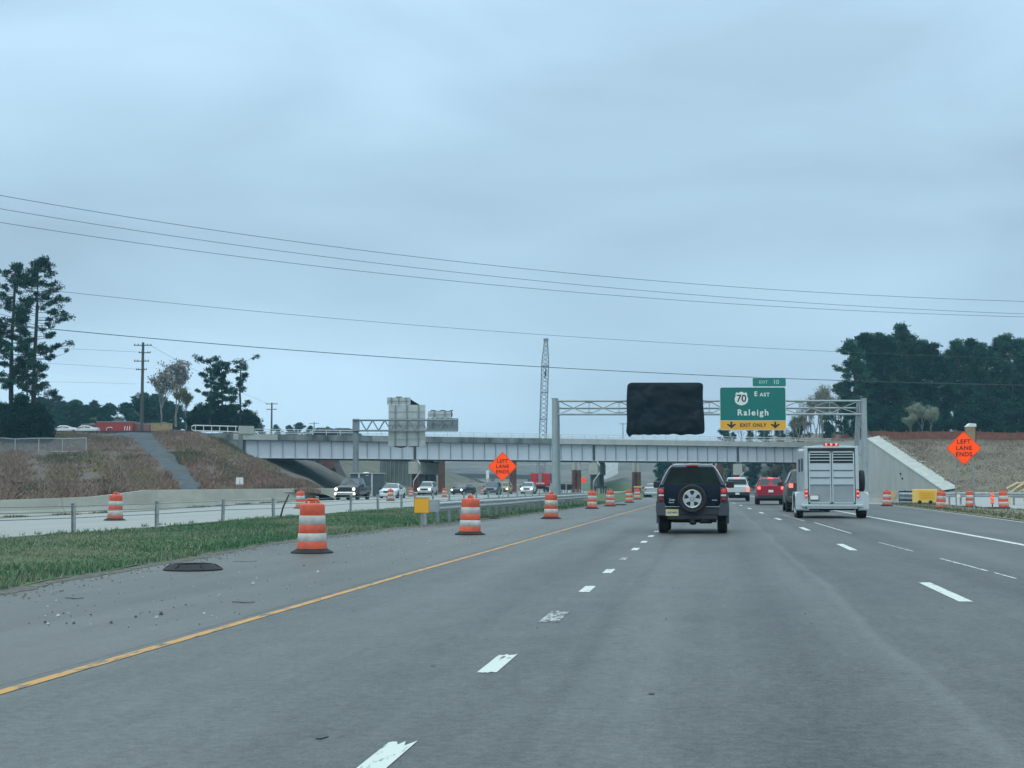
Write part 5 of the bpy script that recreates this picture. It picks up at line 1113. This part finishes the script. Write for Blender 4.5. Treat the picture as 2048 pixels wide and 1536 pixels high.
for i in range(5): a = R(90+72*i); mb.lathe([(0,-.028),(.012,-.026)], (C_[0]+.052*math.cos(a), C_[1], C_[2]+.052*math.sin(a)), 8, 'y')
mb.build('hub', galv_d, rm)
mb = MB(); text_mb('Jeep', .085, T(-.52,-.005,.875), mb, off=.002); mb.box((-.54,-.0,.80),(.14,.006,.018)); mb.box((.57,-.0,.865),(.13,.006,.02)); mb.build('badge', galv, js)
mb = MB(); mb.box((0,.8,.34),(1.0,1.2,.12)); mb.tube((-.62,.8,.33),(.62,.8,.33),.06,n=10); mb.lathe([(0,-.12),(.11,-.08),(.13,0),(.11,.08),(0,.12)], (.0,.8,.33), 16, 'x'); mb.tube((.2,-.02,.36),(.48,.1,.36),.10,n=14); mb.box((.0,.05,.34),(.12,.3,.14)); mb.tube((.55,-.02,.33),(.55,.2,.34),.03,n=8); mb.box((0,2.4,.42),(1.4,3.0,.12)); mb.build('underbody', dark_under, js, smooth=40)
wheelset(js, (-.77,.77), (.75,3.35), .365, .25)
# ------------------------------------------------------------------ the horse trailer
HP = G(1661,1035.5); ht = thing('horse_trailer', 'tall silver horse trailer with slatted rear doors in the right lane', 'trailer', (HP.x, HP.y-.75, 0))
alu = mat('trailer_aluminium', (.38,.43,.45), .42, .3, var=.07, scale=1.2, stretch=(1,1,.3)); alu_d = mat('trailer_door', (.31,.345,.36), .45, .3, var=.08, scale=1.5); alu_b = mat('trailer_trim', (.50,.56,.57), .35, .3, var=.05); navyk = mat('trailer_black', (.012,.020,.028), .5)
HH_, W2, zf = 2.80, 1.0, .50; LT = 5.2
mb = MB()
for s in (-1,1): mb.box((s*(W2-.02),LT/2,(zf+HH_)/2),(.05,LT,HH_-zf-.1))
mb.box((0,LT/2,zf+.03),(2*W2-.1,LT-.1,.08)); mb.box((0,LT,(zf+HH_)/2),(2*W2-.1,.06,HH_-zf-.1)); mb.build('side_wall', alu, ht)
mb = MB(); n = 10; pr_ = [(x, HH_-.08+.10*math.cos(x/W2*math.pi/2)) for x in np.linspace(-W2, W2, n+1)]; mb.prism([(x,-.02,z) for x, z in pr_], (0,LT+.05,0)); mb.build('roof', alu_b, ht)
mb = MB()
for s in (-1,1): mb.box((s*(W2-.05),-.03,(zf+HH_)/2-.04),(.13,.08,HH_-zf-.06))
mb.box((0,-.03,HH_-.10),(2*W2,.09,.07)); mb.box((0,-.06,zf-.02),(2.3,.20,.09)); mb.box((0,-.07,zf-.10),(1.9,.10,.08)); mb.build('rear_frame', alu_b, ht, bevel=.012)
mb = MB(); mb.box((0,-.02,HH_-.235),(2*W2-.22,.06,.20)); mb.build('header_panel', navyk, ht)
x_in = W2-.13
for s in (-1,1):
    cx = s*x_in/2; dw = x_in-.02; d_ = MB(); d_.box((cx,-.04,(zf+.05+2.08)/2+.02),(dw,.035,2.08-zf-.05)); dr = d_.build('rear_door', alu_d, ht)
    mb = MB()
    for z, hgt in ((1.94,.25),(1.66,.24),(1.38,.24)): mb.prism([(cx-dw/2+.05,-.058,z-hgt/2),(cx-dw/2+.05,-.058,z+hgt/2),(cx-dw/2+.05,-.066,z+hgt/2),(cx-dw/2+.05,-.105,z-hgt/2+.02)], (dw-.1,0,0))
    mb.build('door_rib', alu, dr)
    mb = MB()
    for x in (cx-dw/2+.03, cx+dw/2-.03): mb.box((x,-.055,(zf+.05+2.54)/2),(.05,.045,2.54-zf-.05))
    mb.box((cx,-.055,2.52),(dw,.045,.05)); mb.box((cx,-.055,zf+.08),(dw,.045,.05)); mb.build('door_frame', alu_b, dr)
    mb = MB()
    for z in (2.20,2.32,2.425): mb.box((cx,-.045,z),(dw-.05,.03,.034))
    mb.build('window_slat', alu_b, dr)
    mb = MB(); mb.box((cx,.06,2.30),(dw,.02,.46)); mb.build('window_opening', navyk, dr)
    mb = MB(); mb.box((s*(W2+.02-.06),-.10,.95),(.10,.05,.30)); tl = mb.build('tail_light', red_lens, ht, bevel=.01)
    mb = MB()
    for z in (.86,1.02): mb.lathe([(0,-.02),(.035,-.012),(.04,.01)], (s*(W2-.04),-.13,z), 12, 'y'); 
    mb.build('bulb', red_lit, tl)
    # rounded fender over the wheels
    mb = MB(); rows = []
    for x in (W2-.02, W2+.33, W2+.37): rows.append([(s*x, .60+ry, z) for ry, z in [(-.62,.30),(-.62,.72),(-.52,.92),(-.32,1.0),(1.2,1.0),(1.42,.92),(1.52,.72),(1.52,.30)]])
    rows.append([(s*(W2+.37), y, z-.0) for (_, y, z) in rows[-1]]); rows[-1] = [(s*(W2+.34), .60+ry*.93+.02, z*.95) for ry, z in [(-.62,.32),(-.62,.70),(-.52,.88),(-.32,.95),(1.2,.95),(1.42,.88),(1.52,.70),(1.52,.32)]]
    mb.grid(rows); mb.prism([(s*(W2+.01),-.07,.34),(s*(W2+.36),-.07,.34),(s*(W2+.37),-.07,.80),(s*(W2+.31),-.07,.95),(s*(W2+.12),-.07,1.0),(s*(W2+.01),-.07,1.0)], (0,.03,0)); mb.build('fender', alu_b, ht, smooth=50)
mb = MB()
for x in (-.19,0,.19): mb.lathe([(0,-.03),(.035,-.02),(.045,.01)], (x,-.09,HH_+.0), 12, 'y')
mb.build('clearance_light', red_lit, ht)
mb = MB(); mb.box((0,-.07,HH_+.0),(.56,.03,.07)); mb.build('clearance_bar', mat('dark_red', (.10,.01,.015), .5), ht)
mb = MB(); mb.box((-.66,-.085,.78),(.36,.015,.20)); fr = mb.build('licence_plate', black_pl, ht); mb = MB(); mb.box((-.66,-.095,.785),(.31,.008,.155)); mb.build('plate_face', white_paint, fr)
mb = MB(); mb.lathe([(.0,-.12),(.24,-.12),(.36,-.12),(.40,-.09),(.41,-.02),(.41,.05),(.38,.10),(0,.10)], (W2+.16,.5,1.42), 32, 'x'); mb.build('spare_tyre', black_rub, ht, smooth=40)
mb = MB()
for y, l in ((1.5,.9),(3.2,.9)): mb.box((-W2-.015,y,2.05),(.02,l,.5))
mb.build('side_window', navyk, ht)
mb = MB(); mb.box((-W2-.10,.15,HH_-.22),(.22,.12,.10)); mb.build('load_lamp', white_paint, ht, bevel=.02)
mb = MB(); mb.box((0,.05,zf-.15),(1.7,.06,.1)); mb.tube((-.85,.02,.36),(-.72,.02,.44),.025,n=6); mb.box((-.45,.02,.37),(.14,.04,.08)); mb.box((.6,.02,.38),(.1,.04,.06)); mb.tube((-1.1,.62,.38),(1.1,.62,.38),.05,n=8); mb.tube((-1.1,1.5,.38),(1.1,1.5,.38),.05,n=8); mb.box((0,LT+.6,.48),(.12,1.6,.12)); mb.build('chassis', dark_under, ht)
wheelset(ht, (-1.19,1.19), (.62,1.50), .385, .27)
# ================================================================== plateau things on the left: railcars, parked cars, fence
def railcar(px0, px1, D, y0, y1, m, label, name='railcar', stripes=False):
    b = H((px0+px1)/2, D, 0); zb_, zt_ = U(px0,y1,D).z, U(px0,y0,D).z; b.z = zb_; w = (px1-px0)*D/FPX; h = zt_-zb_
    t = thing(name, label, 'railcar', b, YAW); mb = MB(); mb.box((0,1.4,h/2),(w,2.8,h)); mb.build('body', m, t); mb = MB(); mb.box((0,1.4,h+.08),(w+.1,2.9,.16)); mb.box((w*.1,1.4,h+.22),(w*.25,1.2,.2)); mb.build('roof', mat('grey_roof', (.20,.21,.21), .8), t)
    mb = MB()
    for i in range(int(w/.8)): mb.box((-w/2+.4+i*.8,-.03,h/2),(.06,.06,h*.96))
    mb.build('rib', m, t)
    mb = MB(); mb.box((0,1.4,-.25),(w*.96,2.0,.4)); mb.build('underframe', dark_under, t)
    if stripes:
        mb = MB(); 
        for i in range(3): mb.prism([(w*.28+i*.42,-.07,.3),(w*.28+i*.42+.12,-.07,.3),(w*.28+i*.42+.2,-.07,h*.6),(w*.28+i*.42+.05,-.07,h*.6)], (0,-.01,0))
        mb.path([(-w*.22,-.08,.3),(-w*.2,-.08,h*.45),(-w*.1,-.08,h*.5),(-w*.05,-.08,h*.4)], .07, 5); mb.build('white_marking', white_paint, t)
    return t
railcar(190,262,246,844,864,mat('railcar_red', (.32,.028,.024), .7, var=.2, scale=.6), 'long red railcar with white markings on the left embankment', stripes=True)
railcar(160,189,247,849,864,mat('railcar_dull_red', (.15,.035,.03), .7, var=.2, scale=.6), 'low dark red railcar at the left end of the parked row')
railcar(264,279,247,847,864,mat('railcar_brown', (.19,.09,.055), .8, var=.2, scale=.6), 'brown railcar between the long red one and the pinkish one')
railcar(280,297,247,849,863,mat('railcar_pink', (.24,.10,.095), .8, var=.2, scale=.6), 'dull pinkish railcar left of the tan one')
railcar(299,335,246,847,863,mat('railcar_tan', (.34,.24,.11), .8, var=.2, scale=.6), 'tan boxy railcar at the right end of the parked row')
for px, lab in ((125,'leftmost white parked car left of the red railcars'),(168,'white parked car touching the left end of the red railcars')):
    b = H(px, 232, 0); b.z = U(px, 868.5, 232).z; car('parked_car', 'sedan', lab, 'car', b+Vector((2.3,0,0)), math.pi/2+YAW, pw, plate=False)
def line_wall(px0, px1, yA, yB, D, h, th, m, name, label, cat):
    a, b = U(px0,yA,D), U(px1,yB,D); mb = MB(); L_ = b-a; mb.prism([(0,0,0), L_, L_+Vector((0,0,h)), (0,0,h)], (0,th,0)); o = mb.build(name, m); o.location = a; return tag(o, label, cat)
line_wall(88, 385, 865.5, 865.5, 200, .28, 1.5, mat('track_bed', (.035,.045,.055), .9), 'railway_track', 'dark railway track along the top of the left embankment', 'railway')
fl = thing('chain_link_fence', 'galvanised chain-link fence halfway up the left embankment', 'fence', (0,0,0)); FP = [emb(px, 1.98) for px in np.linspace(-160, 172, 15)]; o0 = FP[0].copy(); fl.location = o0
mb = MB(); 
for a, b in zip(FP, FP[1:]): mb.tube(a-o0+Vector((0,0,1.5)), b-o0+Vector((0,0,1.5)), .045, n=5)
mb.build('top_rail', galv, fl); mb = MB(); mb.tube(FP[-4]-o0+Vector((0,0,.12)), FP[-1]-o0+Vector((0,0,.12)), .04, n=5); mb.build('bottom_rail', galv, fl)
for i in range(0, len(FP), 2): mb = MB(); mb.tube(FP[i]-o0-Vector((0,0,.2)), FP[i]-o0+Vector((0,0,1.55)), .05, n=6); mb.build('post', galv, fl)
mb = MB()
for a, b in zip(FP, FP[1:]):
    a_, b_ = a-o0, b-o0; n = 14
    for i in range(-9, n):
        for sg in (0, 1):
            u0, u1 = max(0, i/n), min(1, (i+9)/n); 
            if u1 <= u0: continue
            z0_, z1_ = 1.5*(u0-i/n)/(9/n), 1.5*(u1-i/n)/(9/n)
            if sg: z0_, z1_ = 1.5-z0_, 1.5-z1_
            mb.tube(a_.lerp(b_, u0)+Vector((0,0,z0_)), a_.lerp(b_, u1)+Vector((0,0,z1_)), .008, n=3, cap=False)
mb.build('mesh', galv_d, fl)
# tan box behind the right diamond sign
tp = H(1948, 128, 0); tp.z = U(1948, 893, 128).z-.3; ph = thing('tan_shelter', 'tall tan box with white cap standing behind the right orange diamond sign', 'shelter', at_z(H(1946,188), remb(1946,2.7).z-.2), YAW); k = 188/FPX
zt_ = U(1946,853,188).z-ph.location.z; mb = MB(); mb.box((0,.5,zt_/2),(17*k,1.0,zt_)); mb.build('body', mat('tan_panel', (.30,.21,.11), .7, var=.2, scale=1), ph); mb = MB(); mb.prism([(-9.5*k,-.06,zt_),(9.5*k,-.06,zt_),(9.5*k,-.06,zt_+6*k),(-2*k,-.06,zt_+7*k)], (0,1.15,0)); mb.build('roof', white_paint, ph)
mb = MB(); mb.box((8.2*k,-.04,zt_/2),(1.5*k,.05,zt_)); mb.build('corner_post', black_pl, ph)
# ================================================================== trees
leafA = mat('pine_needles', (.006,.036,.026), .85, col2=(.018,.075,.050), scale=.9, rnd=.38, spec=.15); leafB = mat('light_pine_needles', (.024,.080,.055), .85, col2=(.055,.125,.080), scale=1.3, rnd=.2, spec=.15)
leafC = mat('dark_evergreen', (.004,.027,.022), .9, col2=(.011,.048,.036), scale=.8, rnd=.25, spec=.1); blossom = mat('spring_blossom', (.20,.24,.17), .9, col2=(.32,.35,.27), scale=2, spec=.1); twig_f = mat('fine_twigs', (.24,.23,.22), .95, var=.2, scale=3); twig_m = mat('bare_twigs', (.19,.175,.165), .95, var=.3, scale=3); budm = mat('budding_twigs', (.16,.14,.085), .95, col2=(.20,.20,.11), scale=2, spec=.1)
def leaf_mesh(name, C, Rr, per, size, mats, seed, flat=.6, droop=0):
    """C: puff centres, Rr: radii; `per` slim leaf clumps scattered through each puff"""
    rs = np.random.RandomState(seed); C = np.asarray(C, float); n = len(C)*per
    c = np.repeat(C, per, 0); r = np.repeat(np.asarray(Rr, float), per)[:, None]
    d = rs.normal(size=(n,3)); d /= np.linalg.norm(d, axis=1)[:, None]; rad = 1.3*rs.uniform(.05, 1, n)[:, None]**.85
    P = c+d*rad*r*np.array([1,1,flat]); a = d+rs.normal(scale=.8, size=(n,3))+np.array([0,0,.25-droop]); a /= np.linalg.norm(a, axis=1)[:, None]
    b = np.cross(a, rs.normal(size=(n,3))); b /= np.linalg.norm(b, axis=1)[:, None]; s = (size*rs.uniform(.5, 1.35, n))[:, None]
    V = np.empty((n,3,3)); V[:,0] = P-b*s*.30; V[:,1] = P+b*s*.30; V[:,2] = P+a*s
    me = bpy.data.meshes.new(name); me.vertices.add(3*n); me.vertices.foreach_set('co', V.reshape(-1)); me.loops.add(3*n); me.polygons.add(n)
    me.loops.foreach_set('vertex_index', np.arange(3*n, dtype=np.int32)); me.polygons.foreach_set('loop_start', np.arange(0,3*n,3, dtype=np.int32))
    for m in mats: me.materials.append(m)
    mi = rs.rand(len(C)) < .35; me.polygons.foreach_set('material_index', np.where(np.repeat(mi, per), len(mats)-1, 0).astype(np.int32)); me.update(); me.validate(); return me
def pine(seed, H_, cb, spread, label, group, nl=46, per=60, psz=.30, puff=.62, mats=(leafA, leafB), top=.75, prof=None, loc=(0,0,0), name='pine_tree', trunk_r=.24, pieces=(3,5)):
    rnd = random.Random(seed); t = thing(name, label, 'tree', loc, 0, group); mb = MB()
    bend = [Vector((.25*math.sin(k*.9+seed)*k/8, .2*math.cos(k*1.1+seed)*k/8, H_*k/8)) for k in range(9)]
    mb.path(bend, [trunk_r*(1-.085*k) for k in range(9)], 8)
    def tp_(f): k = min(7, int(f*8)); return bend[k].lerp(bend[k+1], f*8-k)
    C = []; Rr = []
    for i in range(nl):
        f = cb+(1-cb)*(i+rnd.random()*.6)/nl; g_ = (f-cb)/(1-cb); pf = prof(g_) if prof else (.55+.45*math.sin(min(1, g_*1.25)*math.pi*.8))*(1 if g_ < top else max(.25, 1-(g_-top)/(1-top)*.75))
        L_ = spread*pf*rnd.uniform(.45, 1.12); az = rnd.uniform(0, 6.283); up = rnd.uniform(.05,.5)+.6*g_*.5
        a = tp_(f); e = a+Vector((math.cos(az)*L_, math.sin(az)*L_, L_*up*.5)); m = a.lerp(e,.5)+Vector((0,0,-.08*L_+rnd.uniform(-.1,.1)))
        mb.path([a, m, e], [.055*(1-f*.5), .04*(1-f*.5), .015], 4)
        for k in range(rnd.randint(*pieces)):
            u = rnd.uniform(.42, 1.05); c = (a.lerp(m, u*2) if u < .5 else m.lerp(e, u*2-1))+Vector((rnd.uniform(-.4,.4), rnd.uniform(-.4,.4), rnd.uniform(-.1,.35)))*spread*.16*1.3
            C.append(c); Rr.append(puff*rnd.uniform(.45,1.1))
    C.append(bend[-1]); Rr.append(puff); mb.build('trunk', bark, t)
    o = bpy.data.objects.new('crown', leaf_mesh('crown', C, Rr, per, psz, mats, seed)); sc.collection.objects.link(o); o.parent = t; return t
def bare(seed, H_, label, group, loc=(0,0,0), name='bare_tree', spread=.5, buds=None, lv=5, r0=.16, m=None, low=.25, forks=(2,3), bsz=.18, per=5):
    rnd = random.Random(seed); t = thing(name, label, 'tree', loc, 0, group); mb = MB(); tips = []
    def br(p, d, L_, r, l):
        q = p+d*L_*.5+Vector((rnd.uniform(-.05,.05), rnd.uniform(-.05,.05), 0))*L_; e = p+d*L_; mb.path([p, q, e], [r, r*.82, r*.62], 5 if l < 2 else 3)
        if l >= 3: tips.append(e); tips.append(q)
        if l >= lv: return
        for k in range(rnd.randint(*forks)+(1 if l in (1,2) else 0)):
            ax = Vector((rnd.uniform(-1,1), rnd.uniform(-1,1), rnd.uniform(-.25,.25))); nd = (d+ax*spread*rnd.uniform(.5,1.1)+Vector((0,0,.14))).normalized(); br(p+d*L_*rnd.uniform(.55,1), nd, L_*rnd.uniform(.62,.82), r*.60, l+1)
    br(Vector((0,0,-.3)), Vector((0,0,1)), H_*low, r0, 0); mb.build('trunk', m or twig_m, t)
    if buds: o = bpy.data.objects.new('crown', leaf_mesh('crown', [tuple(c) for c in tips], [H_*.035]*len(tips), per, bsz, [buds], seed)); sc.collection.objects.link(o); o.parent = t
    return t
# two tall pines and their neighbours at the left edge
p_ = emb(20, 2.55); pine(1, 21.5, .30, 3.5, 'tall dark pine at the very left edge, left of its twin', 'tall pines at the left edge', 66, 80, .22, .52, loc=U(20,885,172), trunk_r=.36, top=.8)
pine(2, 22.0, .26, 3.9, 'tallest pine at the left, with a long bare lower trunk', 'tall pines at the left edge', 80, 80, .22, .52, loc=U(66,885,172), trunk_r=.36, top=.85)
pine(9, 11.5, .3, 1.6, 'slim half-height pine between the two tall left pines', 'tall pines at the left edge', 20, 50, .25, .4, loc=U(51,885,170), trunk_r=.15)
pine(12, 18, .35, 4, 'pine cut by the left frame edge', 'tall pines at the left edge', 50, 60, .27, .5, loc=U(-45,885,172), trunk_r=.33)
bare(5, 9.5, 'crooked bare tree just right of the tallest left pine', None, loc=U(84,878,176), lv=5, spread=.55, r0=.14, low=.3, m=bark)
for i, (px, py, hh_, w_) in enumerate(((5,895,4.8,2.6),(40,893,5.4,2.2),(68,890,4.4,2.0),(-40,896,6,3),(22,900,3.4,2.2),(84,886,3.2,1.2))):
    pine(30+i, hh_, .02, w_, ('dark shrub at the foot of the pines at the left frame edge','tallest dark shrub at the foot of the left pines','dark shrub at the right foot of the tallest left pine','dark shrub outside the left frame edge','low dark shrub in front of the left pines','narrow dark shrub ending the left shrub row')[i], 'dark shrubs under the left pines', 30, 150, .26, .75, loc=U(px,py,168), mats=(leafC,leafC), name='evergreen_shrub', trunk_r=.1, top=.5)
# woods behind the railcars: individual trees copied from a few kinds
PA = pine(40, 9.5, .12, 2.8, 'x', 'woods behind the railcars', 40, 60, .36, .75, mats=(leafC, leafA), loc=(0,0,-500), name='pine_tree')
PB = pine(41, 8.0, .05, 3.2, 'x', 'woods behind the railcars', 36, 70, .38, .85, mats=(leafC, leafB), loc=(0,0,-500), name='evergreen_tree')
BA = bare(42, 8.5, 'x', 'woods behind the railcars', loc=(0,0,-500), buds=budm, lv=5, spread=.5)
kinds_lab = {0:'dark pine among the far woods behind the railcars', 1:'rounded dark evergreen among the far woods behind the railcars', 2:'greyish budding tree among the far woods behind the railcars'}
rnd = random.Random(77); protos = [PA, PB, BA]; first = [True]*3
top_y = lambda x: float(np.interp(x, [80,100,150,180,215,240,262,290,310,330,360,400,430,480,520], [800,792,806,806,803,812,797,786,794,802,812,822,824,826,836]))
for i in range(62):
    px = 78+ (i%31)*14.5+rnd.uniform(-6,6); D = 300+ (i//31)*40+rnd.uniform(-12,12); b = H(px, D, 0); b.z = U(px, 863, D).z; h = U(px, top_y(px)+rnd.uniform(-3,8)+(6 if i//31 == 0 else 0), D).z-b.z
    kd = rnd.choices((0,1,2),(4,5,4))[0]; src = protos[kd]; s = h/(9.5,8.0,8.8)[kd]
    if first[kd]: first[kd] = False; src.location = b; src.scale = (s*1.15,s*1.15,s); src['label'] = kinds_lab[kd]
    else: dup(src, b, rnd.uniform(0,6.28), kinds_lab[kd], (s*1.15,s*1.15,s))
# bare trees and pine pair left of the bridge
bare(51, 13.5, 'tallest bare tree left of the pine pair, with fine upright twigs', 'bare trees left of the bridge', loc=U(352,850,215), lv=6, spread=.42, r0=.2, low=.24, m=twig_m, forks=(2,3), buds=twig_f, bsz=.42, per=1)
bare(52, 11.5, 'smaller bare tree just right of the tall utility pole', 'bare trees left of the bridge', loc=U(322,848,225), lv=6, spread=.45, r0=.17, low=.24, buds=twig_f, bsz=.40, per=1)
bare(53, 9, 'low bushy bare tree under the pine pair', 'bare trees left of the bridge', loc=U(372,856,212), lv=5, spread=.5, r0=.1, buds=budm)
clump = lambda g_: .75+.3*math.sin(g_*8)
pine(61, 9.6, .18, 2.6, 'left pine of the dark pair beside the bridge end', 'pines beside the bridge end', 36, 80, .21, .50, loc=U(420,853,205), trunk_r=.2, top=.85, prof=clump)
pine(62, 9.2, .22, 2.1, 'middle pine of the group beside the bridge end', 'pines beside the bridge end', 32, 75, .21, .48, loc=U(443,853,206), trunk_r=.18, top=.85, prof=clump)
pine(63, 9.8, .20, 2.0, 'right pine beside the bridge end with sparse paler crown', 'pines beside the bridge end', 28, 60, .21, .44, loc=U(480,856,205), trunk_r=.2, mats=(leafA, leafB), prof=clump)
bare(64, 5, 'low bare bush right of the pine pair', 'bare trees left of the bridge', loc=U(503,862,208), lv=4, spread=.6, r0=.09, buds=budm)
for i, (px, hh_) in enumerate(((395,3.2),(418,3.8),(445,3.4),(468,3.6),(492,2.6))):
    pine(70+i, hh_, .02, 1.9, ('leftmost','second','middle','fourth','rightmost')[i]+' dark bush along the foot of the bridge-end pines', 'bushes below the bridge-end pines', 20, 110, .26, .62, loc=U(px,863,206), mats=(leafC,leafA), name='evergreen_shrub', trunk_r=.07, top=.5)
for i, (px, yt_) in enumerate(((518,848),(552,851),(578,852),(598,847),(620,853),(655,855))):
    D = 430; b = U(px, 880, D); h = (880-yt_)*D/FPX; dup(PB, b, i, 'round treetop '+('just right of the bridge end post','below the distant utility pole','between the two far poles','largest between the two far poles','by the tiniest utility pole','behind the cars on the bridge')[i], h/8.0)
# dense wood at the right
RA = pine(80, 16, .25, 3.4, 'x', 'dense wood on the right', 56, 80, .30, .74, mats=(leafA, leafB), loc=(0,0,-500)); RB = pine(81, 15, .12, 3.6, 'x', 'dense wood on the right', 58, 85, .30, .80, mats=(leafC, leafA), loc=(0,0,-500), name='evergreen_tree')
rt = lambda x: float(np.interp(x, [1670,1690,1705,1740,1760,1778,1800,1820,1845,1880,1905,1935,1965,2000,2025,2048,2200], [790,760,684,664,668,678,656,676,682,690,706,678,686,690,668,684,690]))
fr = [True, True]; rnd = random.Random(5)
spots = [(1712,224),(1735,232),(1752,240),(1775,230),(1800,236),(1822,228),(1845,240),(1872,230),(1898,238),(1925,228),(1950,236),(1975,226),(2003,236),(2028,228),(2052,236),(2080,228),(2110,236),(1765,262),(1812,262),(1858,262),(1912,262),(1962,262),(2015,262),(2065,262)]
order = [0,1,0,1,0,0,1,1,0,0,1,0,1,0,0,1,0,1,1,0,1,1,0,1]
nm_ = {0:'tall pine', 1:'bushy dark evergreen'}
for i, (px, D) in enumerate(spots):
    b = H(px, D, 0); b.z = U(px, 872, D).z; h = U(px, rt(px)+rnd.uniform(-4,6), D).z-b.z; kd = order[i]; s = h/(16,15)[kd]; src = (RA, RB)[kd]
    lab = nm_[kd]+(' within the front of the dense right wood' if i < 17 else ' at the back of the dense right wood')
    if fr[kd]: fr[kd] = False; src.location = b; src.scale = (s,s,s); src['label'] = lab
    else: dup(src, b, rnd.uniform(0,6.28), lab, (s*.98,s*.98,s))
for i, px in enumerate(range(1718, 2120, 34)):
    D = 217+(i%3)*3; b = U(px+rnd.uniform(-6,6), 873, D); pine(200+i, 4.2+rnd.uniform(-.8,1.6), .02, 2.6, 'dark undergrowth shrub along the foot of the right wood behind the orange fence', 'undergrowth of the right wood', 24, 110, .32, .8, loc=b, mats=(leafC,leafA), name='evergreen_shrub', trunk_r=.07, top=.5) if i < 3 else dup([o for o in sc.objects if o.name.startswith('evergreen_shrub') and o.get('group') == 'undergrowth of the right wood'][i%3], b, i, None, rnd.uniform(.8,1.25))
pine(91, 8.0, .25, 2.3, 'ragged pine at the left edge of the right wood with drooping branches', None, 30, 50, .28, .42, loc=U(1683,872,226), trunk_r=.14, prof=lambda g_: 1.25-.9*g_)
bare(92, 12.5, 'pale blossoming tree in front of the right wood, left of the tan box', 'blossoming trees at the right wood', loc=U(1845,873,208), buds=blossom, lv=6, spread=.55, r0=.1, low=.14, bsz=.13, per=5); bare(93, 9.5, 'smaller pale blossoming tree right beside the larger one', 'blossoming trees at the right wood', loc=U(1862,874,207), buds=blossom, lv=6, spread=.5, r0=.08, low=.16, bsz=.12, per=4); bare(94, 8.0, 'low pale blossoming bush left of the larger blossoming tree', 'blossoming trees at the right wood', loc=U(1822,874,207), buds=blossom, lv=6, spread=.6, r0=.08, low=.14, bsz=.12, per=4)
# bare trees behind the bridge's right half
rnd = random.Random(15); Bp = [bare(100+i, 12, 'x', 'bare trees behind the right end of the bridge', loc=(0,0,-500), buds=budm if i != 1 else None, lv=5, spread=.42, r0=.17, low=.3, bsz=.2) for i in range(3)]; fb = [True]*3
bt_ = lambda x: float(np.interp(x, [1440,1480,1580,1600,1640,1660,1690,1700], [832,838,832,790,772,756,780,790]))
blab = ('thin budding tree behind the right end of the bridge', 'leafless grey tree behind the right end of the bridge', 'spreading budding tree behind the right end of the bridge')
for i, px in enumerate([1598,1610,1622,1634,1645,1652,1661,1670,1680,1690,1575,1560,1545,1528,1512,1497,1482,1468,1588,1616,1640,1664,1698,1708]):
    D = 262+(i*17)%60; b = U(px, 893, D); h = (893-bt_(px)-rnd.uniform(-14,10))*D/FPX; k_ = i%3; s = h/11.5
    if fb[k_]: fb[k_] = False; Bp[k_].location = b; Bp[k_].scale = (s,s,s); Bp[k_]['label'] = blab[k_]
    else: dup(Bp[k_], b, rnd.uniform(0,6.28), blab[k_], s)
for i, (px, yt_, D) in enumerate(((1449,856,300),(1466,866,310),(1600,838,300),(1560,850,330),(1530,856,330),(1500,862,330),(1655,846,280),(1690,842,262))):
    b = U(px, 893, D); h = (893-yt_)*D/FPX; dup(PA if i%2 else PB, b, i*1.3, 'dark evergreen rising above the bridge parapet '+('left of the green sign strip','below the EXIT ONLY strip at its left','left of the bare tree group','below the right end of the EXIT ONLY strip','below the middle of the EXIT ONLY strip','under the green sign','behind the right gantry truss','just left of the right gantry post')[i], h/(9.5 if i%2 else 8.0))
# brown wood seen beneath the bridge on the right
for i in range(26):
    px = 1330+i*11+rnd.uniform(-4,4); D = 300+(i*29)%50; b = U(px, 979, D); h = (979-rnd.uniform(905,935))*D/FPX; k_ = (0,2,0)[i%3]; c = dup(Bp[k_] if i%4 else PA, b, rnd.uniform(0,6.28), 'brown tree of the wood seen under the right half of the bridge' if i%4 else 'dark evergreen of the wood seen under the right half of the bridge', h/(11.5 if i%4 else 9.5)); c['group'] = 'trees seen under the bridge on the right'
spw = thing('sheet_pile_wall', 'ribbed grey-green sheet pile wall under the bridge left of the first pier', 'wall', H(795,262)); o0 = Vector(spw.location); mb = MB()
for i in range(16):
    x = 762+i*4.2; a = U(x, 900, 262)-o0; mb.box((a.x, a.y+(.12 if i%2 else 0), 3.2), (.34, .12, 6.2))
mb.build('sheet', mat('grey_green_sheet', (.10,.12,.115), .9, var=.4, scale=.6, stretch=(1,1,.3)), spw); a = U(760,900,262)-o0; b = U(830,900,262)-o0; mb = MB(); mb.box(((a.x+b.x)/2, a.y-.02, 6.4), (b.x-a.x, .5, .3)); mb.build('cap_beam', galv_d, spw)
# ================================================================== damp air
hz = MB(); hz.box((0,250,15),(700,1300,36)); ho = hz.build('haze', bpy.data.materials.new('haze')); tag(ho, kind='stuff')
hm = ho.data.materials[0]; hm.use_nodes = True; N = hm.node_tree.nodes; N.clear(); out = N.new('ShaderNodeOutputMaterial'); pv = N.new('ShaderNodeVolumePrincipled'); pv.inputs['Color'].default_value = (.42,.82,1,1); pv.inputs['Density'].default_value = .00030; hm.node_tree.links.new(pv.outputs[0], out.inputs['Volume'])
